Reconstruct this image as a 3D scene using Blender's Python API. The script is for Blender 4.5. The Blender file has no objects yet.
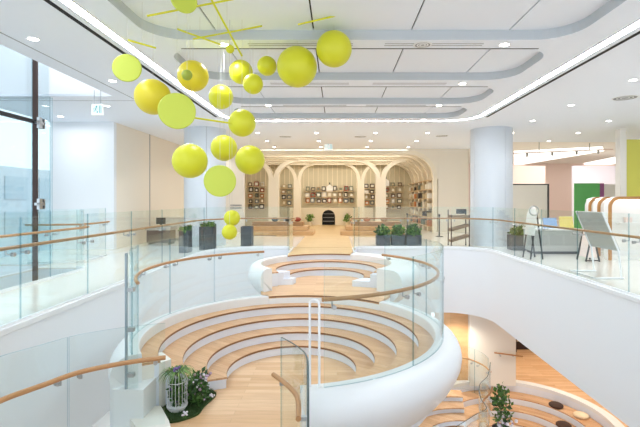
import bpy, bmesh, math, random
from mathutils import Vector, Matrix
random.seed(7)
PI = math.pi
S = bpy.context.scene
COL = S.collection

# ------------------------------------------------------------------ camera numbers (metres, camera looks along +Y)
F, CX, CY, EYE = 430.0, 337.0, 200.0, 1.55
def at(x, y, z):                      # point on the level z seen at a pixel
    Y = (EYE - z) * F / (y - CY)
    return ((x - CX) / F * Y, Y)
def atY(x, y, Y):                     # point at the distance Y seen at a pixel
    return Vector(((x - CX) / F * Y, Y, EYE + (CY - y) / F * Y))

# ------------------------------------------------------------------ materials
def srgb(r, g, b):
    f = lambda c: (c/255/12.92) if c/255 <= .04045 else ((c/255+.055)/1.055)**2.4
    return (f(r), f(g), f(b), 1)
def mat(name, col, rough=.5, metal=0., emit=0., ecol=None, noise=0., nscale=8., coat=0.):
    m = bpy.data.materials.new(name); m.use_nodes = True
    nt = m.node_tree; b = nt.nodes['Principled BSDF']
    b.inputs['Base Color'].default_value = col
    b.inputs['Roughness'].default_value = rough
    b.inputs['Metallic'].default_value = metal
    if coat: b.inputs['Coat Weight'].default_value = coat
    if emit:
        b.inputs['Emission Color'].default_value = ecol or col
        b.inputs['Emission Strength'].default_value = emit
    if noise:
        g = nt.nodes.new('ShaderNodeNewGeometry'); n = nt.nodes.new('ShaderNodeTexNoise')
        n.inputs['Scale'].default_value = nscale; n.inputs['Detail'].default_value = 3
        nt.links.new(g.outputs['Position'], n.inputs['Vector'])
        mx = nt.nodes.new('ShaderNodeMixRGB'); mx.blend_type = 'MULTIPLY'
        mx.inputs['Fac'].default_value = noise; mx.inputs['Color1'].default_value = col
        nt.links.new(n.outputs['Fac'], mx.inputs['Color2'])
        nt.links.new(mx.outputs['Color'], b.inputs['Base Color'])
    return m
def wood(name, c1, c2, rough=.4, plank=(1.4, .11), gap=.35, rot=0.):
    m = bpy.data.materials.new(name); m.use_nodes = True
    nt = m.node_tree; N = nt.nodes; L = nt.links; b = N['Principled BSDF']
    b.inputs['Roughness'].default_value = rough
    g = N.new('ShaderNodeNewGeometry')
    mp = N.new('ShaderNodeMapping'); mp.inputs['Rotation'].default_value = (0, 0, rot)
    L.new(g.outputs['Position'], mp.inputs['Vector'])
    br = N.new('ShaderNodeTexBrick'); br.offset = .37
    br.inputs['Scale'].default_value = 1
    br.inputs['Brick Width'].default_value = plank[0]; br.inputs['Row Height'].default_value = plank[1]
    br.inputs['Mortar Size'].default_value = .0015
    br.inputs['Color1'].default_value = c1; br.inputs['Color2'].default_value = c2
    br.inputs['Mortar'].default_value = [c*(1-gap) for c in c2[:3]] + [1]
    L.new(mp.outputs['Vector'], br.inputs['Vector'])
    sc = N.new('ShaderNodeMapping'); sc.inputs['Scale'].default_value = (1.6, 26, 6)
    L.new(mp.outputs['Vector'], sc.inputs['Vector'])
    n = N.new('ShaderNodeTexNoise'); n.inputs['Scale'].default_value = 1.5; n.inputs['Detail'].default_value = 5
    L.new(sc.outputs['Vector'], n.inputs['Vector'])
    rp = N.new('ShaderNodeValToRGB'); rp.color_ramp.elements[0].position = .3; rp.color_ramp.elements[1].position = .75
    rp.color_ramp.elements[0].color = (.78, .72, .66, 1); rp.color_ramp.elements[1].color = (1, 1, 1, 1)
    L.new(n.outputs['Fac'], rp.inputs['Fac'])
    mx = N.new('ShaderNodeMixRGB'); mx.blend_type = 'MULTIPLY'; mx.inputs['Fac'].default_value = .8
    L.new(br.outputs['Color'], mx.inputs['Color1']); L.new(rp.outputs['Color'], mx.inputs['Color2'])
    L.new(mx.outputs['Color'], b.inputs['Base Color'])
    return m
def tiles(name, c1, c2, w, h, rough=.15, joint=.75):
    m = bpy.data.materials.new(name); m.use_nodes = True
    nt = m.node_tree; N = nt.nodes; L = nt.links; b = N['Principled BSDF']
    b.inputs['Roughness'].default_value = rough
    g = N.new('ShaderNodeNewGeometry')
    br = N.new('ShaderNodeTexBrick'); br.offset = 0
    br.inputs['Scale'].default_value = 1
    br.inputs['Brick Width'].default_value = w; br.inputs['Row Height'].default_value = h
    br.inputs['Mortar Size'].default_value = .003
    br.inputs['Color1'].default_value = c1; br.inputs['Color2'].default_value = c2
    br.inputs['Mortar'].default_value = [c*joint for c in c1[:3]] + [1]
    L.new(g.outputs['Position'], br.inputs['Vector'])
    L.new(br.outputs['Color'], b.inputs['Base Color'])
    return m
def glass(name, tint, edge=False, refl=1.0):
    m = bpy.data.materials.new(name); m.use_nodes = True
    nt = m.node_tree; N = nt.nodes; L = nt.links
    for n in list(N): N.remove(n)
    o = N.new('ShaderNodeOutputMaterial'); tr = N.new('ShaderNodeBsdfTransparent'); tr.inputs['Color'].default_value = tint
    gl = N.new('ShaderNodeBsdfGlossy'); gl.inputs['Roughness'].default_value = .02
    gl.inputs['Color'].default_value = (.93, .98, 1, 1)
    lw = N.new('ShaderNodeLayerWeight'); lw.inputs['Blend'].default_value = .5      # Schlick, the same on both faces
    pw = N.new('ShaderNodeMath'); pw.operation = 'POWER'; pw.inputs[1].default_value = 5
    mu = N.new('ShaderNodeMath'); mu.operation = 'MULTIPLY_ADD'; mu.inputs[1].default_value = .9*refl; mu.inputs[2].default_value = .025*refl; mu.use_clamp = True
    L.new(lw.outputs['Facing'], pw.inputs[0]); L.new(pw.outputs[0], mu.inputs[0])
    mx = N.new('ShaderNodeMixShader')
    L.new(mu.outputs[0], mx.inputs['Fac']); L.new(tr.outputs[0], mx.inputs[1]); L.new(gl.outputs[0], mx.inputs[2])
    L.new(mx.outputs[0], o.inputs['Surface'])
    return m

M = {}
M['white']   = mat('white_paint', srgb(235, 238, 242), .55)
M['rim']     = mat('white_lacquer', srgb(234, 236, 238), .35)
M['riser']   = mat('riser_white', srgb(230, 236, 248), .5)
M['ceil']    = mat('ceiling_white', srgb(240, 246, 255), .8)
M['ceilw']   = mat('ceiling_warm_white', srgb(236, 232, 224), .8)
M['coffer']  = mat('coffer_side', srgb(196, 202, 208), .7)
M['dark']    = mat('dark_gap', srgb(30, 30, 32), .8)
M['gapgrey'] = mat('grey_slot', srgb(150, 152, 156), .8)
M['cream']   = mat('cream_wall', srgb(238, 230, 216), .6)
M['offwhite']= mat('offwhite_wall', srgb(234, 230, 222), .6)
M['bluewhite'] = mat('column_paint', srgb(212, 219, 227), .5)
M['stone']   = tiles('polished_stone', srgb(236, 230, 221), srgb(232, 226, 216), 1.2, 1.2)
M['walk']    = tiles('pale_walkway', srgb(228, 228, 226), srgb(224, 224, 223), 1.2, 1.2)
M['floorwood'] = wood('oak_boards', srgb(234, 200, 162), srgb(216, 174, 130))
M['stepwood']  = wood('oak_treads', srgb(222, 184, 144), srgb(206, 162, 120), rot=.6)
M['hallwood']  = wood('honey_boards', srgb(224, 196, 150), srgb(214, 184, 136), plank=(2.2, .14))
M['wallwood']  = wood('wall_boards', srgb(232, 190, 144), srgb(224, 178, 130))
M['railwood']  = mat('rail_wood', srgb(192, 142, 94), .35, noise=.25, nscale=14)
M['nosing']    = mat('tread_nosing', srgb(140, 100, 68), .5)
M['steel']   = mat('brushed_steel', srgb(190, 194, 198), .3, 1)
M['white_metal'] = mat('white_metal', srgb(236, 238, 240), .35)
M['brown']   = mat('brown_steel', srgb(62, 40, 34), .5)
M['black']   = mat('black_steel', srgb(34, 34, 36), .5)
M['charcoal']= mat('charcoal_planter', srgb(72, 74, 80), .6)
M['grey']    = mat('grey_panel', srgb(176, 178, 174), .5)
M['glass']   = glass('clear_glass', (.955, .985, .98, 1))
M['edge']    = glass('glass_edge', (.60, .74, .78, 1))
M['darkedge']= mat('dark_glass_edge', srgb(84, 98, 100), .25)
M['paleedge']= mat('pale_steel_edge', srgb(150, 166, 176), .3)
M['facade']  = glass('facade_glass', (.91, .95, .96, 1), refl=1.4)
M['lime']    = mat('lime_sphere', srgb(216, 216, 46), .42)
M['limegreen'] = mat('lime_disc', srgb(200, 212, 78), .5)
M['yellow']  = mat('yellow_sphere', srgb(224, 206, 48), .4)
M['wire']    = mat('wire', srgb(205, 205, 205), .4)
M['led']     = mat('led_strip', (1, 1, 1, 1), .5, emit=24, ecol=(.86, .93, 1, 1))
M['lamp']    = mat('downlight_glow', (1, 1, 1, 1), .5, emit=14, ecol=(1, .96, .9, 1))
M['panelglow'] = mat('light_ceiling', (1, 1, 1, 1), .5, emit=1.2, ecol=(1, .97, .94, 1))
M['warmled'] = mat('warm_led', (1, 1, 1, 1), .5, emit=2.5, ecol=(1, .90, .72, 1))
M['sign']    = mat('sign_white', srgb(240, 246, 246), .5, emit=.35, ecol=srgb(232, 246, 248))
M['signgreen'] = mat('sign_teal', srgb(70, 170, 175), .5)
M['libwall'] = mat('library_wall', srgb(206, 196, 168), .7)
M['libcream']= mat('library_cream', srgb(236, 224, 200), .6)
M['rib']     = mat('rib_cream', srgb(240, 230, 210), .6)
M['benchwood'] = wood('bench_boards', srgb(214, 178, 132), srgb(204, 164, 116), plank=(1.5, .12))
M['shelf']   = mat('shelf_wood', srgb(214, 188, 148), .5)
M['leaf']    = mat('leaf_green', srgb(92, 142, 62), .5, noise=.5, nscale=25)
M['leafdark']= mat('leaf_dark', srgb(62, 100, 54), .5, noise=.5, nscale=25)
M['leaflight']= mat('leaf_light', srgb(146, 180, 88), .5, noise=.4, nscale=25)
M['grassm']  = mat('turf', srgb(58, 84, 34), .9, noise=.5, nscale=40)
M['mauve']   = mat('mauve_petal', srgb(176, 150, 172), .6)
M['purple']  = mat('purple_petal', srgb(110, 84, 140), .6)
M['petal']   = mat('white_petal', srgb(228, 222, 232), .6)
M['green']   = mat('green_board', srgb(104, 192, 112), .5)
M['purpleboard'] = mat('purple_board', srgb(160, 96, 150), .5)
M['limewall']= mat('lime_wall', srgb(216, 212, 96), .5)
M['pinkwall']= mat('pink_wall', srgb(242, 222, 213), .6)
M['lavender']= mat('lavender_wall', srgb(236, 232, 244), .6)
M['board']   = mat('white_board', srgb(240, 238, 234), .5)
M['edgewood']= mat('edge_ply', srgb(196, 142, 84), .45, noise=.2, nscale=20)
M['traywood'] = mat('tray_wood', srgb(150, 122, 98), .5, noise=.2, nscale=20)
M['soil']    = mat('soil', srgb(56, 42, 32), .9)
M['cushion_brown'] = mat('cushion_brown', srgb(72, 52, 44), .9)
M['cushion_cream'] = mat('cushion_cream', srgb(226, 206, 176), .9)
M['building'] = mat('building_grey', srgb(214, 218, 222), .7)
M['buildwin'] = mat('building_window', srgb(186, 198, 206), .3)
M['paper_blue'] = mat('paper_blue', srgb(150, 180, 220), .6)
M['paper_yellow'] = mat('paper_yellow', srgb(236, 216, 130), .6)

# ------------------------------------------------------------------ mesh builder
class MB:
    def __init__(s): s.v = []; s.f = []; s.m = []
    def add(s, vs, fs, mi=0):
        o = len(s.v); s.v += [tuple(v) for v in vs]
        for f in fs: s.f.append([i+o for i in f]); s.m.append(mi)
    def box(s, x0, x1, y0, y1, z0, z1, mi=0):
        s.add([(x0,y0,z0),(x1,y0,z0),(x1,y1,z0),(x0,y1,z0),(x0,y0,z1),(x1,y0,z1),(x1,y1,z1),(x0,y1,z1)],
              [(0,3,2,1),(4,5,6,7),(0,1,5,4),(1,2,6,5),(2,3,7,6),(3,0,4,7)], mi); return s
    def bar(s, p, q, w, h=None, mi=0):      # square bar between two points
        p = Vector(p); q = Vector(q); h = h or w; d = (q-p).normalized()
        up = Vector((0,0,1)) if abs(d.z) < .95 else Vector((0,1,0))
        a = d.cross(up).normalized()*w/2; b = d.cross(a).normalized()*h/2
        vs = [p+a+b, p-a+b, p-a-b, p+a-b, q+a+b, q-a+b, q-a-b, q+a-b]
        s.add(vs, [(0,1,2,3),(7,6,5,4),(4,5,1,0),(5,6,2,1),(6,7,3,2),(7,4,0,3)], mi); return s
    def tube(s, pts, r, n=8, mi=0, closed=False):
        pts = [Vector(p) for p in pts]; k = len(pts); rings = []
        prev = None
        for i, p in enumerate(pts):
            if closed: d = pts[(i+1) % k] - pts[i-1]
            else: d = pts[min(i+1, k-1)] - pts[max(i-1, 0)]
            d.normalize()
            up = Vector((0,0,1)) if abs(d.z) < .9 else Vector((0,1,0))
            a = d.cross(up).normalized()
            if prev is not None and a.dot(prev) < 0 and abs(d.z) >= .9: pass
            if prev is not None:
                a = (prev - d*prev.dot(d)).normalized()
            prev = a; b = d.cross(a)
            rr = r[i] if isinstance(r, (list, tuple)) else r
            rings.append([p + a*rr*math.cos(t*2*PI/n) + b*rr*math.sin(t*2*PI/n) for t in range(n)])
        vs = [v for R_ in rings for v in R_]; fs = []
        for i in range(k if closed else k-1):
            j = (i+1) % k
            for t in range(n):
                u = (t+1) % n
                fs.append((i*n+t, i*n+u, j*n+u, j*n+t))
        if not closed:
            fs.append(tuple(range(n))); fs.append(tuple((k-1)*n+t for t in reversed(range(n))))
        s.add(vs, fs, mi); return s
    def cyl(s, x, y, z0, z1, r, n=16, r1=None, mi=0):
        return s.lathe([(r, z0), (r if r1 is None else r1, z1)], (x, y), n, mi=mi, cap=True)
    def lathe(s, prof, c=(0,0), n=24, mi=0, cap=False):
        vs = []; fs = []; k = len(prof)
        for i in range(n):
            a = 2*PI*i/n
            for r, z in prof: vs.append((c[0]+r*math.cos(a), c[1]+r*math.sin(a), z))
        for i in range(n):
            j = (i+1) % n
            for t in range(k-1): fs.append((i*k+t, j*k+t, j*k+t+1, i*k+t+1))
        if cap:
            fs.append(tuple(i*k for i in reversed(range(n)))); fs.append(tuple(i*k+k-1 for i in range(n)))
        s.add(vs, fs, mi); return s
    def sphere(s, c, r, n=24, mi=0, sc=(1,1,1)):
        k = n//2; vs = [(c[0], c[1], c[2]-r*sc[2])]; fs = []
        for i in range(1, k):
            t = -PI/2 + PI*i/k
            for j in range(n):
                a = 2*PI*j/n
                vs.append((c[0]+r*sc[0]*math.cos(t)*math.cos(a), c[1]+r*sc[1]*math.cos(t)*math.sin(a), c[2]+r*sc[2]*math.sin(t)))
        vs.append((c[0], c[1], c[2]+r*sc[2])); top = len(vs)-1
        for j in range(n):
            u = (j+1) % n
            fs.append((0, 1+u, 1+j)); fs.append((top, 1+(k-2)*n+j, 1+(k-2)*n+u))
            for i in range(k-2): fs.append((1+i*n+j, 1+i*n+u, 1+(i+1)*n+u, 1+(i+1)*n+j))
        s.add(vs, fs, mi); return s
    def prism(s, poly, z0, z1, mi=0, side=None):
        n = len(poly); vs = [(x,y,z0) for x,y in poly] + [(x,y,z1) for x,y in poly]
        s.add(vs, [tuple(reversed(range(n))), tuple(range(n, 2*n))], mi)
        o = len(s.v)-2*n
        for i in range(n):
            j = (i+1) % n; s.f.append([o+i, o+j, o+n+j, o+n+i]); s.m.append(mi if side is None else side)
        return s
    def sweep(s, path, prof, closed_prof=True, mi=0, edge_mi=None, flat=False):
        # path: 2-D points; prof: (offset to the left of travel, z)
        nr = normals(path); vs = []; k = len(prof); fs = []
        for (x, y), (nx, ny) in zip(path, nr):
            for o, z in prof: vs.append((x+nx*o, y+ny*o, z))
        for i in range(len(path)-1):
            for t in range(k if closed_prof else k-1):
                u = (t+1) % k
                fs.append((i*k+t, i*k+u, (i+1)*k+u, (i+1)*k+t))
        s.add(vs, fs, mi)
        if closed_prof:
            o = len(s.v)-len(vs)
            s.f.append([o+t for t in reversed(range(k))]); s.m.append(mi if edge_mi is None else edge_mi)
            s.f.append([o+(len(path)-1)*k+t for t in range(k)]); s.m.append(mi if edge_mi is None else edge_mi)
            if edge_mi is not None and k == 4:          # glass: top and bottom faces take the edge material
                pass
        return s
    def ribbon(s, path, th, z0, z1, mi=0, edge=1):      # upright sheet of glass along a path
        nr = normals(path); k = len(path); vs = []
        for (x, y), (nx, ny) in zip(path, nr):
            a = (x+nx*th/2, y+ny*th/2); b = (x-nx*th/2, y-ny*th/2)
            zz0 = z0; zz1 = z1
            vs += [(a[0],a[1],zz0),(a[0],a[1],zz1),(b[0],b[1],zz1),(b[0],b[1],zz0)]
        for i in range(k-1):
            o = i*4; p = o+4
        fs_g = []; fs_e = []
        for i in range(k-1):
            o = i*4; p = o+4
            fs_g += [(o, p, p+1, o+1), (o+2, p+2, p+3, o+3)]
            fs_e += [(o+1, p+1, p+2, o+2), (o+3, p+3, p, o)]
        fs_e += [(0, 1, 2, 3), ((k-1)*4+3, (k-1)*4+2, (k-1)*4+1, (k-1)*4)]
        base = len(s.v); s.v += vs
        for f in fs_g: s.f.append([i+base for i in f]); s.m.append(mi)
        for f in fs_e: s.f.append([i+base for i in f]); s.m.append(edge)
        return s
    def sector(s, c, r0, r1, a0, a1, z0, z1, mi=0, n=None, side=None):
        n = n or max(8, int(abs(a1-a0)/3)); poly = arc(c, r1, a0, a1, n)
        if r0 > .001: poly += list(reversed(arc(c, r0, a0, a1, n)))
        else: poly += [c]
        # quads instead of one concave n-gon
        out = arc(c, r1, a0, a1, n); inn = arc(c, max(r0, .001), a0, a1, n); vs = []; fs = []
        for (xo, yo), (xi, yi) in zip(out, inn): vs += [(xo,yo,z0),(xo,yo,z1),(xi,yi,z1),(xi,yi,z0)]
        for i in range(n):
            o = i*4; p = o+4
            fs += [(o, p, p+1, o+1), (o+1, p+1, p+2, o+2), (o+2, p+2, p+3, o+3), (o+3, p+3, p, o)]
        fs += [(3, 2, 1, 0), (n*4, n*4+1, n*4+2, n*4+3)]
        s.add(vs, fs, mi); return s
    def leaves(s, c, rad, n, size, mis=(0,), up=.3):
        for _ in range(n):
            while True:
                p = Vector((random.uniform(-1,1), random.uniform(-1,1), random.uniform(-1,1)))
                if p.length <= 1: break
            p = Vector((c[0]+p.x*rad[0], c[1]+p.y*rad[1], c[2]+p.z*rad[2]))
            d = Vector((random.gauss(0,1), random.gauss(0,1), random.gauss(up,1))).normalized()
            a = d.cross(Vector((random.gauss(0,1), random.gauss(0,1), random.gauss(0,1)))).normalized()
            l = size*random.uniform(.6, 1.3); w = l*.28
            bnd = d.cross(a)*l*.12
            s.add([p, p+d*l*.5+a*w+bnd, p+d*l, p+d*l*.5-a*w+bnd], [(0,1,2,3)], random.choice(mis))
        return s
    def build(s, name, mats, parent=None, smooth=None, rel=True, base=None):
        me = bpy.data.meshes.new(name)
        off = Vector((0,0,0))
        if parent is not None and rel:
            p = parent
            while p is not None: off += p.location; p = p.parent
        if parent is None and rel and s.v:
            xs = [v[0] for v in s.v]; ys = [v[1] for v in s.v]; zs = [v[2] for v in s.v]
            off = Vector(((min(xs)+max(xs))/2, (min(ys)+max(ys))/2, min(zs)))
        me.from_pydata([tuple(Vector(v)-off) for v in s.v], [], s.f)
        if not isinstance(mats, (list, tuple)): mats = [mats]
        for m in mats: me.materials.append(m)
        for p, i in zip(me.polygons, s.m): p.material_index = min(i, len(mats)-1)
        me.update()
        bm = bmesh.new(); bm.from_mesh(me); bmesh.ops.recalc_face_normals(bm, faces=bm.faces) ; bm.to_mesh(me); bm.free()
        if smooth:
            for p in me.polygons: p.use_smooth = True
            me.set_sharp_from_angle(angle=math.radians(smooth))
        o = bpy.data.objects.new(name, me); COL.objects.link(o)
        if parent is not None: o.parent = parent
        elif rel: o.location = off
        return o

def normals(path):
    out = []; k = len(path)
    for i in range(k):
        a = path[max(i-1, 0)]; b = path[min(i+1, k-1)]
        dx, dy = b[0]-a[0], b[1]-a[1]; l = math.hypot(dx, dy) or 1
        out.append((-dy/l, dx/l))
    return out
def arc(c, r, a0, a1, n):
    return [(c[0]+r*math.cos(math.radians(a0+(a1-a0)*i/n)), c[1]+r*math.sin(math.radians(a0+(a1-a0)*i/n))) for i in range(n+1)]
def rrect(x0, x1, y0, y1, r, n=8):
    rs = r if isinstance(r, (list, tuple)) else [r]*4      # order: bottom-left, bottom-right, top-right, top-left
    P = []
    for (cx, cy, a), rr in zip([(x0,y0,180),(x1,y0,270),(x1,y1,0),(x0,y1,90)], rs):
        if rr <= 0: P.append((cx, cy)); continue
        ox = cx+rr if cx == x0 else cx-rr; oy = cy+rr if cy == y0 else cy-rr
        P += arc((ox, oy), rr, a, a+90, n)
    return P
def resample(path, step):
    out = [path[0]]; acc = 0
    for a, b in zip(path, path[1:]):
        l = math.hypot(b[0]-a[0], b[1]-a[1]); n = max(1, int(math.ceil(l/step)))
        for i in range(1, n+1): out.append((a[0]+(b[0]-a[0])*i/n, a[1]+(b[1]-a[1])*i/n))
    return out
def smoothpath(P, n=8):                                   # Catmull-Rom through points of any dimension
    out = []; k = len(P); D = len(P[0])
    for i in range(k-1):
        p0 = P[max(i-1,0)]; p1 = P[i]; p2 = P[i+1]; p3 = P[min(i+2,k-1)]
        for j in range(n):
            t = j/n
            out.append(tuple(.5*((2*p1[d])+(-p0[d]+p2[d])*t+(2*p0[d]-5*p1[d]+4*p2[d]-p3[d])*t*t+(-p0[d]+3*p1[d]-3*p2[d]+p3[d])*t**3) for d in range(D)))
    out.append(tuple(P[-1])); return out
def plate(name, outer, holes, z0, z1, mats, kind='structure', parent=None):
    # flat slab with holes: filled 2-D curve turned into a mesh
    cu = bpy.data.curves.new(name, 'CURVE'); cu.dimensions = '2D'; cu.fill_mode = 'BOTH'; cu.extrude = (z1-z0)/2
    for P in [outer]+holes:
        sp = cu.splines.new('POLY'); sp.points.add(len(P)-1); sp.use_cyclic_u = True
        for q, (x, y) in zip(sp.points, P): q.co = (x, y, 0, 1)
    tmp = bpy.data.objects.new(name+'_tmp', cu); COL.objects.link(tmp)
    dg = bpy.context.evaluated_depsgraph_get(); dg.update()
    me = bpy.data.meshes.new_from_object(tmp.evaluated_get(dg))
    bpy.data.objects.remove(tmp); bpy.data.curves.remove(cu)
    me.name = name; me.materials.clear()
    for m in (mats if isinstance(mats, list) else [mats]): me.materials.append(m)
    o = bpy.data.objects.new(name, me); COL.objects.link(o); o.location = (0, 0, (z0+z1)/2)
    if kind: o['kind'] = kind
    if parent: o.parent = parent
    return o
def empty(name, loc, label=None, cat=None, group=None, kind=None, rz=0.):
    o = bpy.data.objects.new(name, None); COL.objects.link(o); o.location = loc; o.rotation_euler = (0,0,rz)
    o.empty_display_size = .1
    return tag(o, label, cat, group, kind)
def tag(o, label=None, cat=None, group=None, kind=None):
    if label: o['label'] = label
    if cat: o['category'] = cat
    if group: o['group'] = group
    if kind: o['kind'] = kind
    return o
def struct(o): o['kind'] = 'structure'; return o
def wallbox(name, x0, x1, y0, y1, z0, z1, m, parent=None):
    o = MB().box(x0, x1, y0, y1, z0, z1).build(name, m, parent); return struct(o)
def lamp(name, kind, loc, energy, col=(1,1,1), size=.1, rot=(0,0,0), angle=None, sy=None):
    l = bpy.data.lights.new(name, kind); l.energy = energy; l.color = col
    if kind == 'AREA':
        l.size = size
        if sy: l.shape = 'RECTANGLE'; l.size_y = sy
    if kind in ('POINT', 'SPOT'): l.shadow_soft_size = size
    if kind == 'SPOT': l.spot_size = math.radians(angle or 110); l.spot_blend = .8
    o = bpy.data.objects.new(name, l); COL.objects.link(o); o.location = loc; o.rotation_euler = rot
    return o

# ================================================================== SETTING
CZ = 4.0                              # ceiling level
VOID = rrect(-3.95, 4.7, 2.3, 13.95, [.6, .6, 1.25, 1.6])
VOID2 = rrect(-6.78, -5.65, -3, 9.85, [0, 0, .5, 0])
LC = (4.9, 11.6)                      # centre of the lower sunken seating
BC = (-.73, 7.05)                     # centre of the large bowl
UC = (-.27, 10.85)                    # centre of the small upper bowl
OUT = [(-9.0, 10.3), (-6.8, 10.3), (-6.8, -3), (21, -3), (21, 32), (-9, 32)]
plate('floor', OUT, [VOID, VOID2], -.03, 0, M['stone'])
plate('floor_slab', OUT, [VOID, VOID2], -2.1, -.03, M['white'])
lip = MB()
ti = max(i for i, p in enumerate(VOID) if p[1] > 13.94 and p[0] > 0)
vp = [(-1.5, 13.95)] + VOID[ti+1:] + VOID[:ti+1] + [(.62, 13.95)]
lip.sweep(vp, [(0, -.06), (.012, -.05), (.012, .015), (-.10, .015), (-.10, -.06)])
struct(lip.build('trim_1', M['rim']))
plate('lower_floor', [(1.6,-3),(21,-3),(21,22),(1.6,22)], [arc(LC, 2.36, 0, 360, 96)[:-1]], -4.45, -4.4, M['floorwood'])
plate('lower_floor_stone', [(-9,-3),(1.6,-3),(1.6,22),(-9,22)], [], -4.45, -4.4, M['walk'])
# lower storey walls
wallbox('lower_wall', 4.25, 5.72, 13.75, 13.95, -4.4, -2.1, M['offwhite'])
wallbox('lower_wall_wood', 3.2, 4.25, 13.95, 14.1, -4.4, -2.1, M['wallwood'])
wallbox('lower_wall_timber', 5.72, 16.4, 17.2, 17.4, -4.4, -2.1, M['wallwood'])
wallbox('lower_wall_back', -9, 3.2, 14.6, 14.8, -4.4, -2.1, M['white'])
wallbox('lower_wall_side', -8.9, -8.7, -3, 14.6, -4.4, -2.1, M['white'])
wallbox('lower_wall_right', 16.3, 16.5, -3, 22, -4.4, -2.1, M['white'])
# a dark bookcase niche below the right slab
nb = empty('bookcase', (7.35, 17.0, -4.4), 'dark low bookcase against the timber wall on the lower storey', 'bookcase')
x0, x1 = 7.0, 7.75
k = MB(); k.box(x0, x1, 17.12, 17.19, -4.4, -2.6); k.box(x0, x0+.04, 16.85, 17.12, -4.4, -2.6); k.box(x1-.04, x1, 16.85, 17.12, -4.4, -2.6); k.box(x0, x1, 16.85, 17.12, -2.6, -2.55)
k.build('carcass', M['brown'], nb)
for z in (-4.0, -3.55, -3.1): MB().box(x0+.04, x1-.04, 16.86, 17.12, z, z+.03).build('shelf', M['shelf'], nb)

# ------------------------------------------------ ceiling
coff = [(4.3, 6.58), (6.98, 8.78), (9.32, 10.97), (11.3, 12.9)]
CXL, CXR = -2.82, 3.56
holes = [rrect(CXL, CXR, a, b, .55) for a, b in coff]
RAISED = rrect(-9.0, -5.3, -3, 10.15, [0, 0, 0, 0])
SHOPUP = rrect(6.3, 13.5, 18.2, 28, [0, 0, 0, 0])
ceil_out = [(-5.3, -3), (21, -3), (21, 18.2), (6.3, 18.2), (6.3, 32), (-9, 32), (-9, 10.15), (-5.3, 10.15)]
plate('ceiling', ceil_out, holes, CZ, CZ+.05, M['ceil'])
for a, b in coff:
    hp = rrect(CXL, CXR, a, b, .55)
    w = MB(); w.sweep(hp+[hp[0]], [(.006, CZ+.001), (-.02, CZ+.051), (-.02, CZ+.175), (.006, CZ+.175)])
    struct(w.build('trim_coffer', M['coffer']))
    MB().box(CXL-.05, CXR+.05, a-.05, b+.05, CZ+.18, CZ+.20).build('ceiling_backing', M['dark'])['kind'] = 'structure'
    xs = [CXL-.05, -1.86, -.36, 1.14, 2.64, CXR+.05]
    for xa, xb in zip(xs, xs[1:]):
        struct(MB().box(xa+.012, xb-.012, a+.02, b+.05, CZ+.15, CZ+.175).build('ceiling_panel', M['ceil']))
    if a > 5:   # shadow gap along the near edge of a coffer
        struct(MB().box(CXL+.3, CXR-.3, a-.035, a-.008, CZ-.004, CZ+.004).build('trim_shadow_gap', M['dark']))
gapmid = [6.78, 9.05, 11.13, 13.1]
for i, y in enumerate(gapmid[:3]):
    s_ = MB()
    for xa, xb in ((-1.4, .25), (.75, 2.3)):
        s_.box(xa, xb, y-.05, y-.03, CZ-.003, CZ+.003); s_.box(xa, xb, y+.03, y+.05, CZ-.003, CZ+.003)
    struct(s_.build('trim_air_slot', M['gapgrey']))
# light strip running round the coffered field and the black slot beside it
LP = [(-3.32, -2.5)] + [(-3.32, y) for y in (2, 6, 10)] + list(reversed(arc((-3.32+.9, 12.35), .9, 90, 180, 8))) + list(reversed(arc((4.17-.9, 12.35), .9, 0, 90, 8))) + [(4.17, y) for y in (10, 6, 2, -2.5)]
LPs = LP
t = empty('cove_light', (.43, 5, CZ), 'white light strip running around the coffered ceiling field', 'light strip')
MB().sweep(LPs, [(-.065, CZ-.012), (.065, CZ-.012), (.065, CZ+.004), (-.065, CZ+.004)]).build('diffuser', M['led'], t)
e_ = MB(); e_.sweep(LPs, [(.065, CZ-.014), (.085, CZ-.014), (.085, CZ+.003), (.065, CZ+.003)]); e_.sweep(LPs, [(-.085, CZ-.014), (-.065, CZ-.014), (-.065, CZ+.003), (-.085, CZ+.003)])
e_.build('frame', M['white_metal'], t)
for x in (-3.56, 4.42):
    struct(MB().box(x-.035, x+.035, -2.5, 12.7, CZ-.004, CZ+.004).build('trim_black_slot', M['dark']))
struct(MB().box(-4.93, -4.91, -3, 10.6, CZ-.003, CZ+.003).build('trim_ceiling_joint', M['gapgrey']))
struct(MB().box(-9, -4.91, 10.59, 10.61, CZ-.003, CZ+.003).build('trim_ceiling_joint', M['gapgrey']))
# raised light well over the glass front
wallbox('trim_well_side', -5.3, -5.2, -3, 10.15, CZ+.05, 6.2, M['white'])
wallbox('trim_well_end', -9, -5.2, 10.15, 10.25, CZ+.05, 6.2, M['white'])
wallbox('ceiling_well', -9, -5.2, -3, 10.25, 6.2, 6.3, M['ceil'])
# raised shop ceiling at the right back with luminous fields
wallbox('ceiling_shop', 6.3, 21, 18.2, 32, 4.22, 4.3, M['ceilw'])
wallbox('trim_shop_front', 6.2, 21, 18.1, 18.2, CZ+.05, 4.3, M['ceilw'])
wallbox('trim_shop_side', 6.2, 6.3, 18.2, 32, CZ+.05, 4.3, M['ceilw'])

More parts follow.
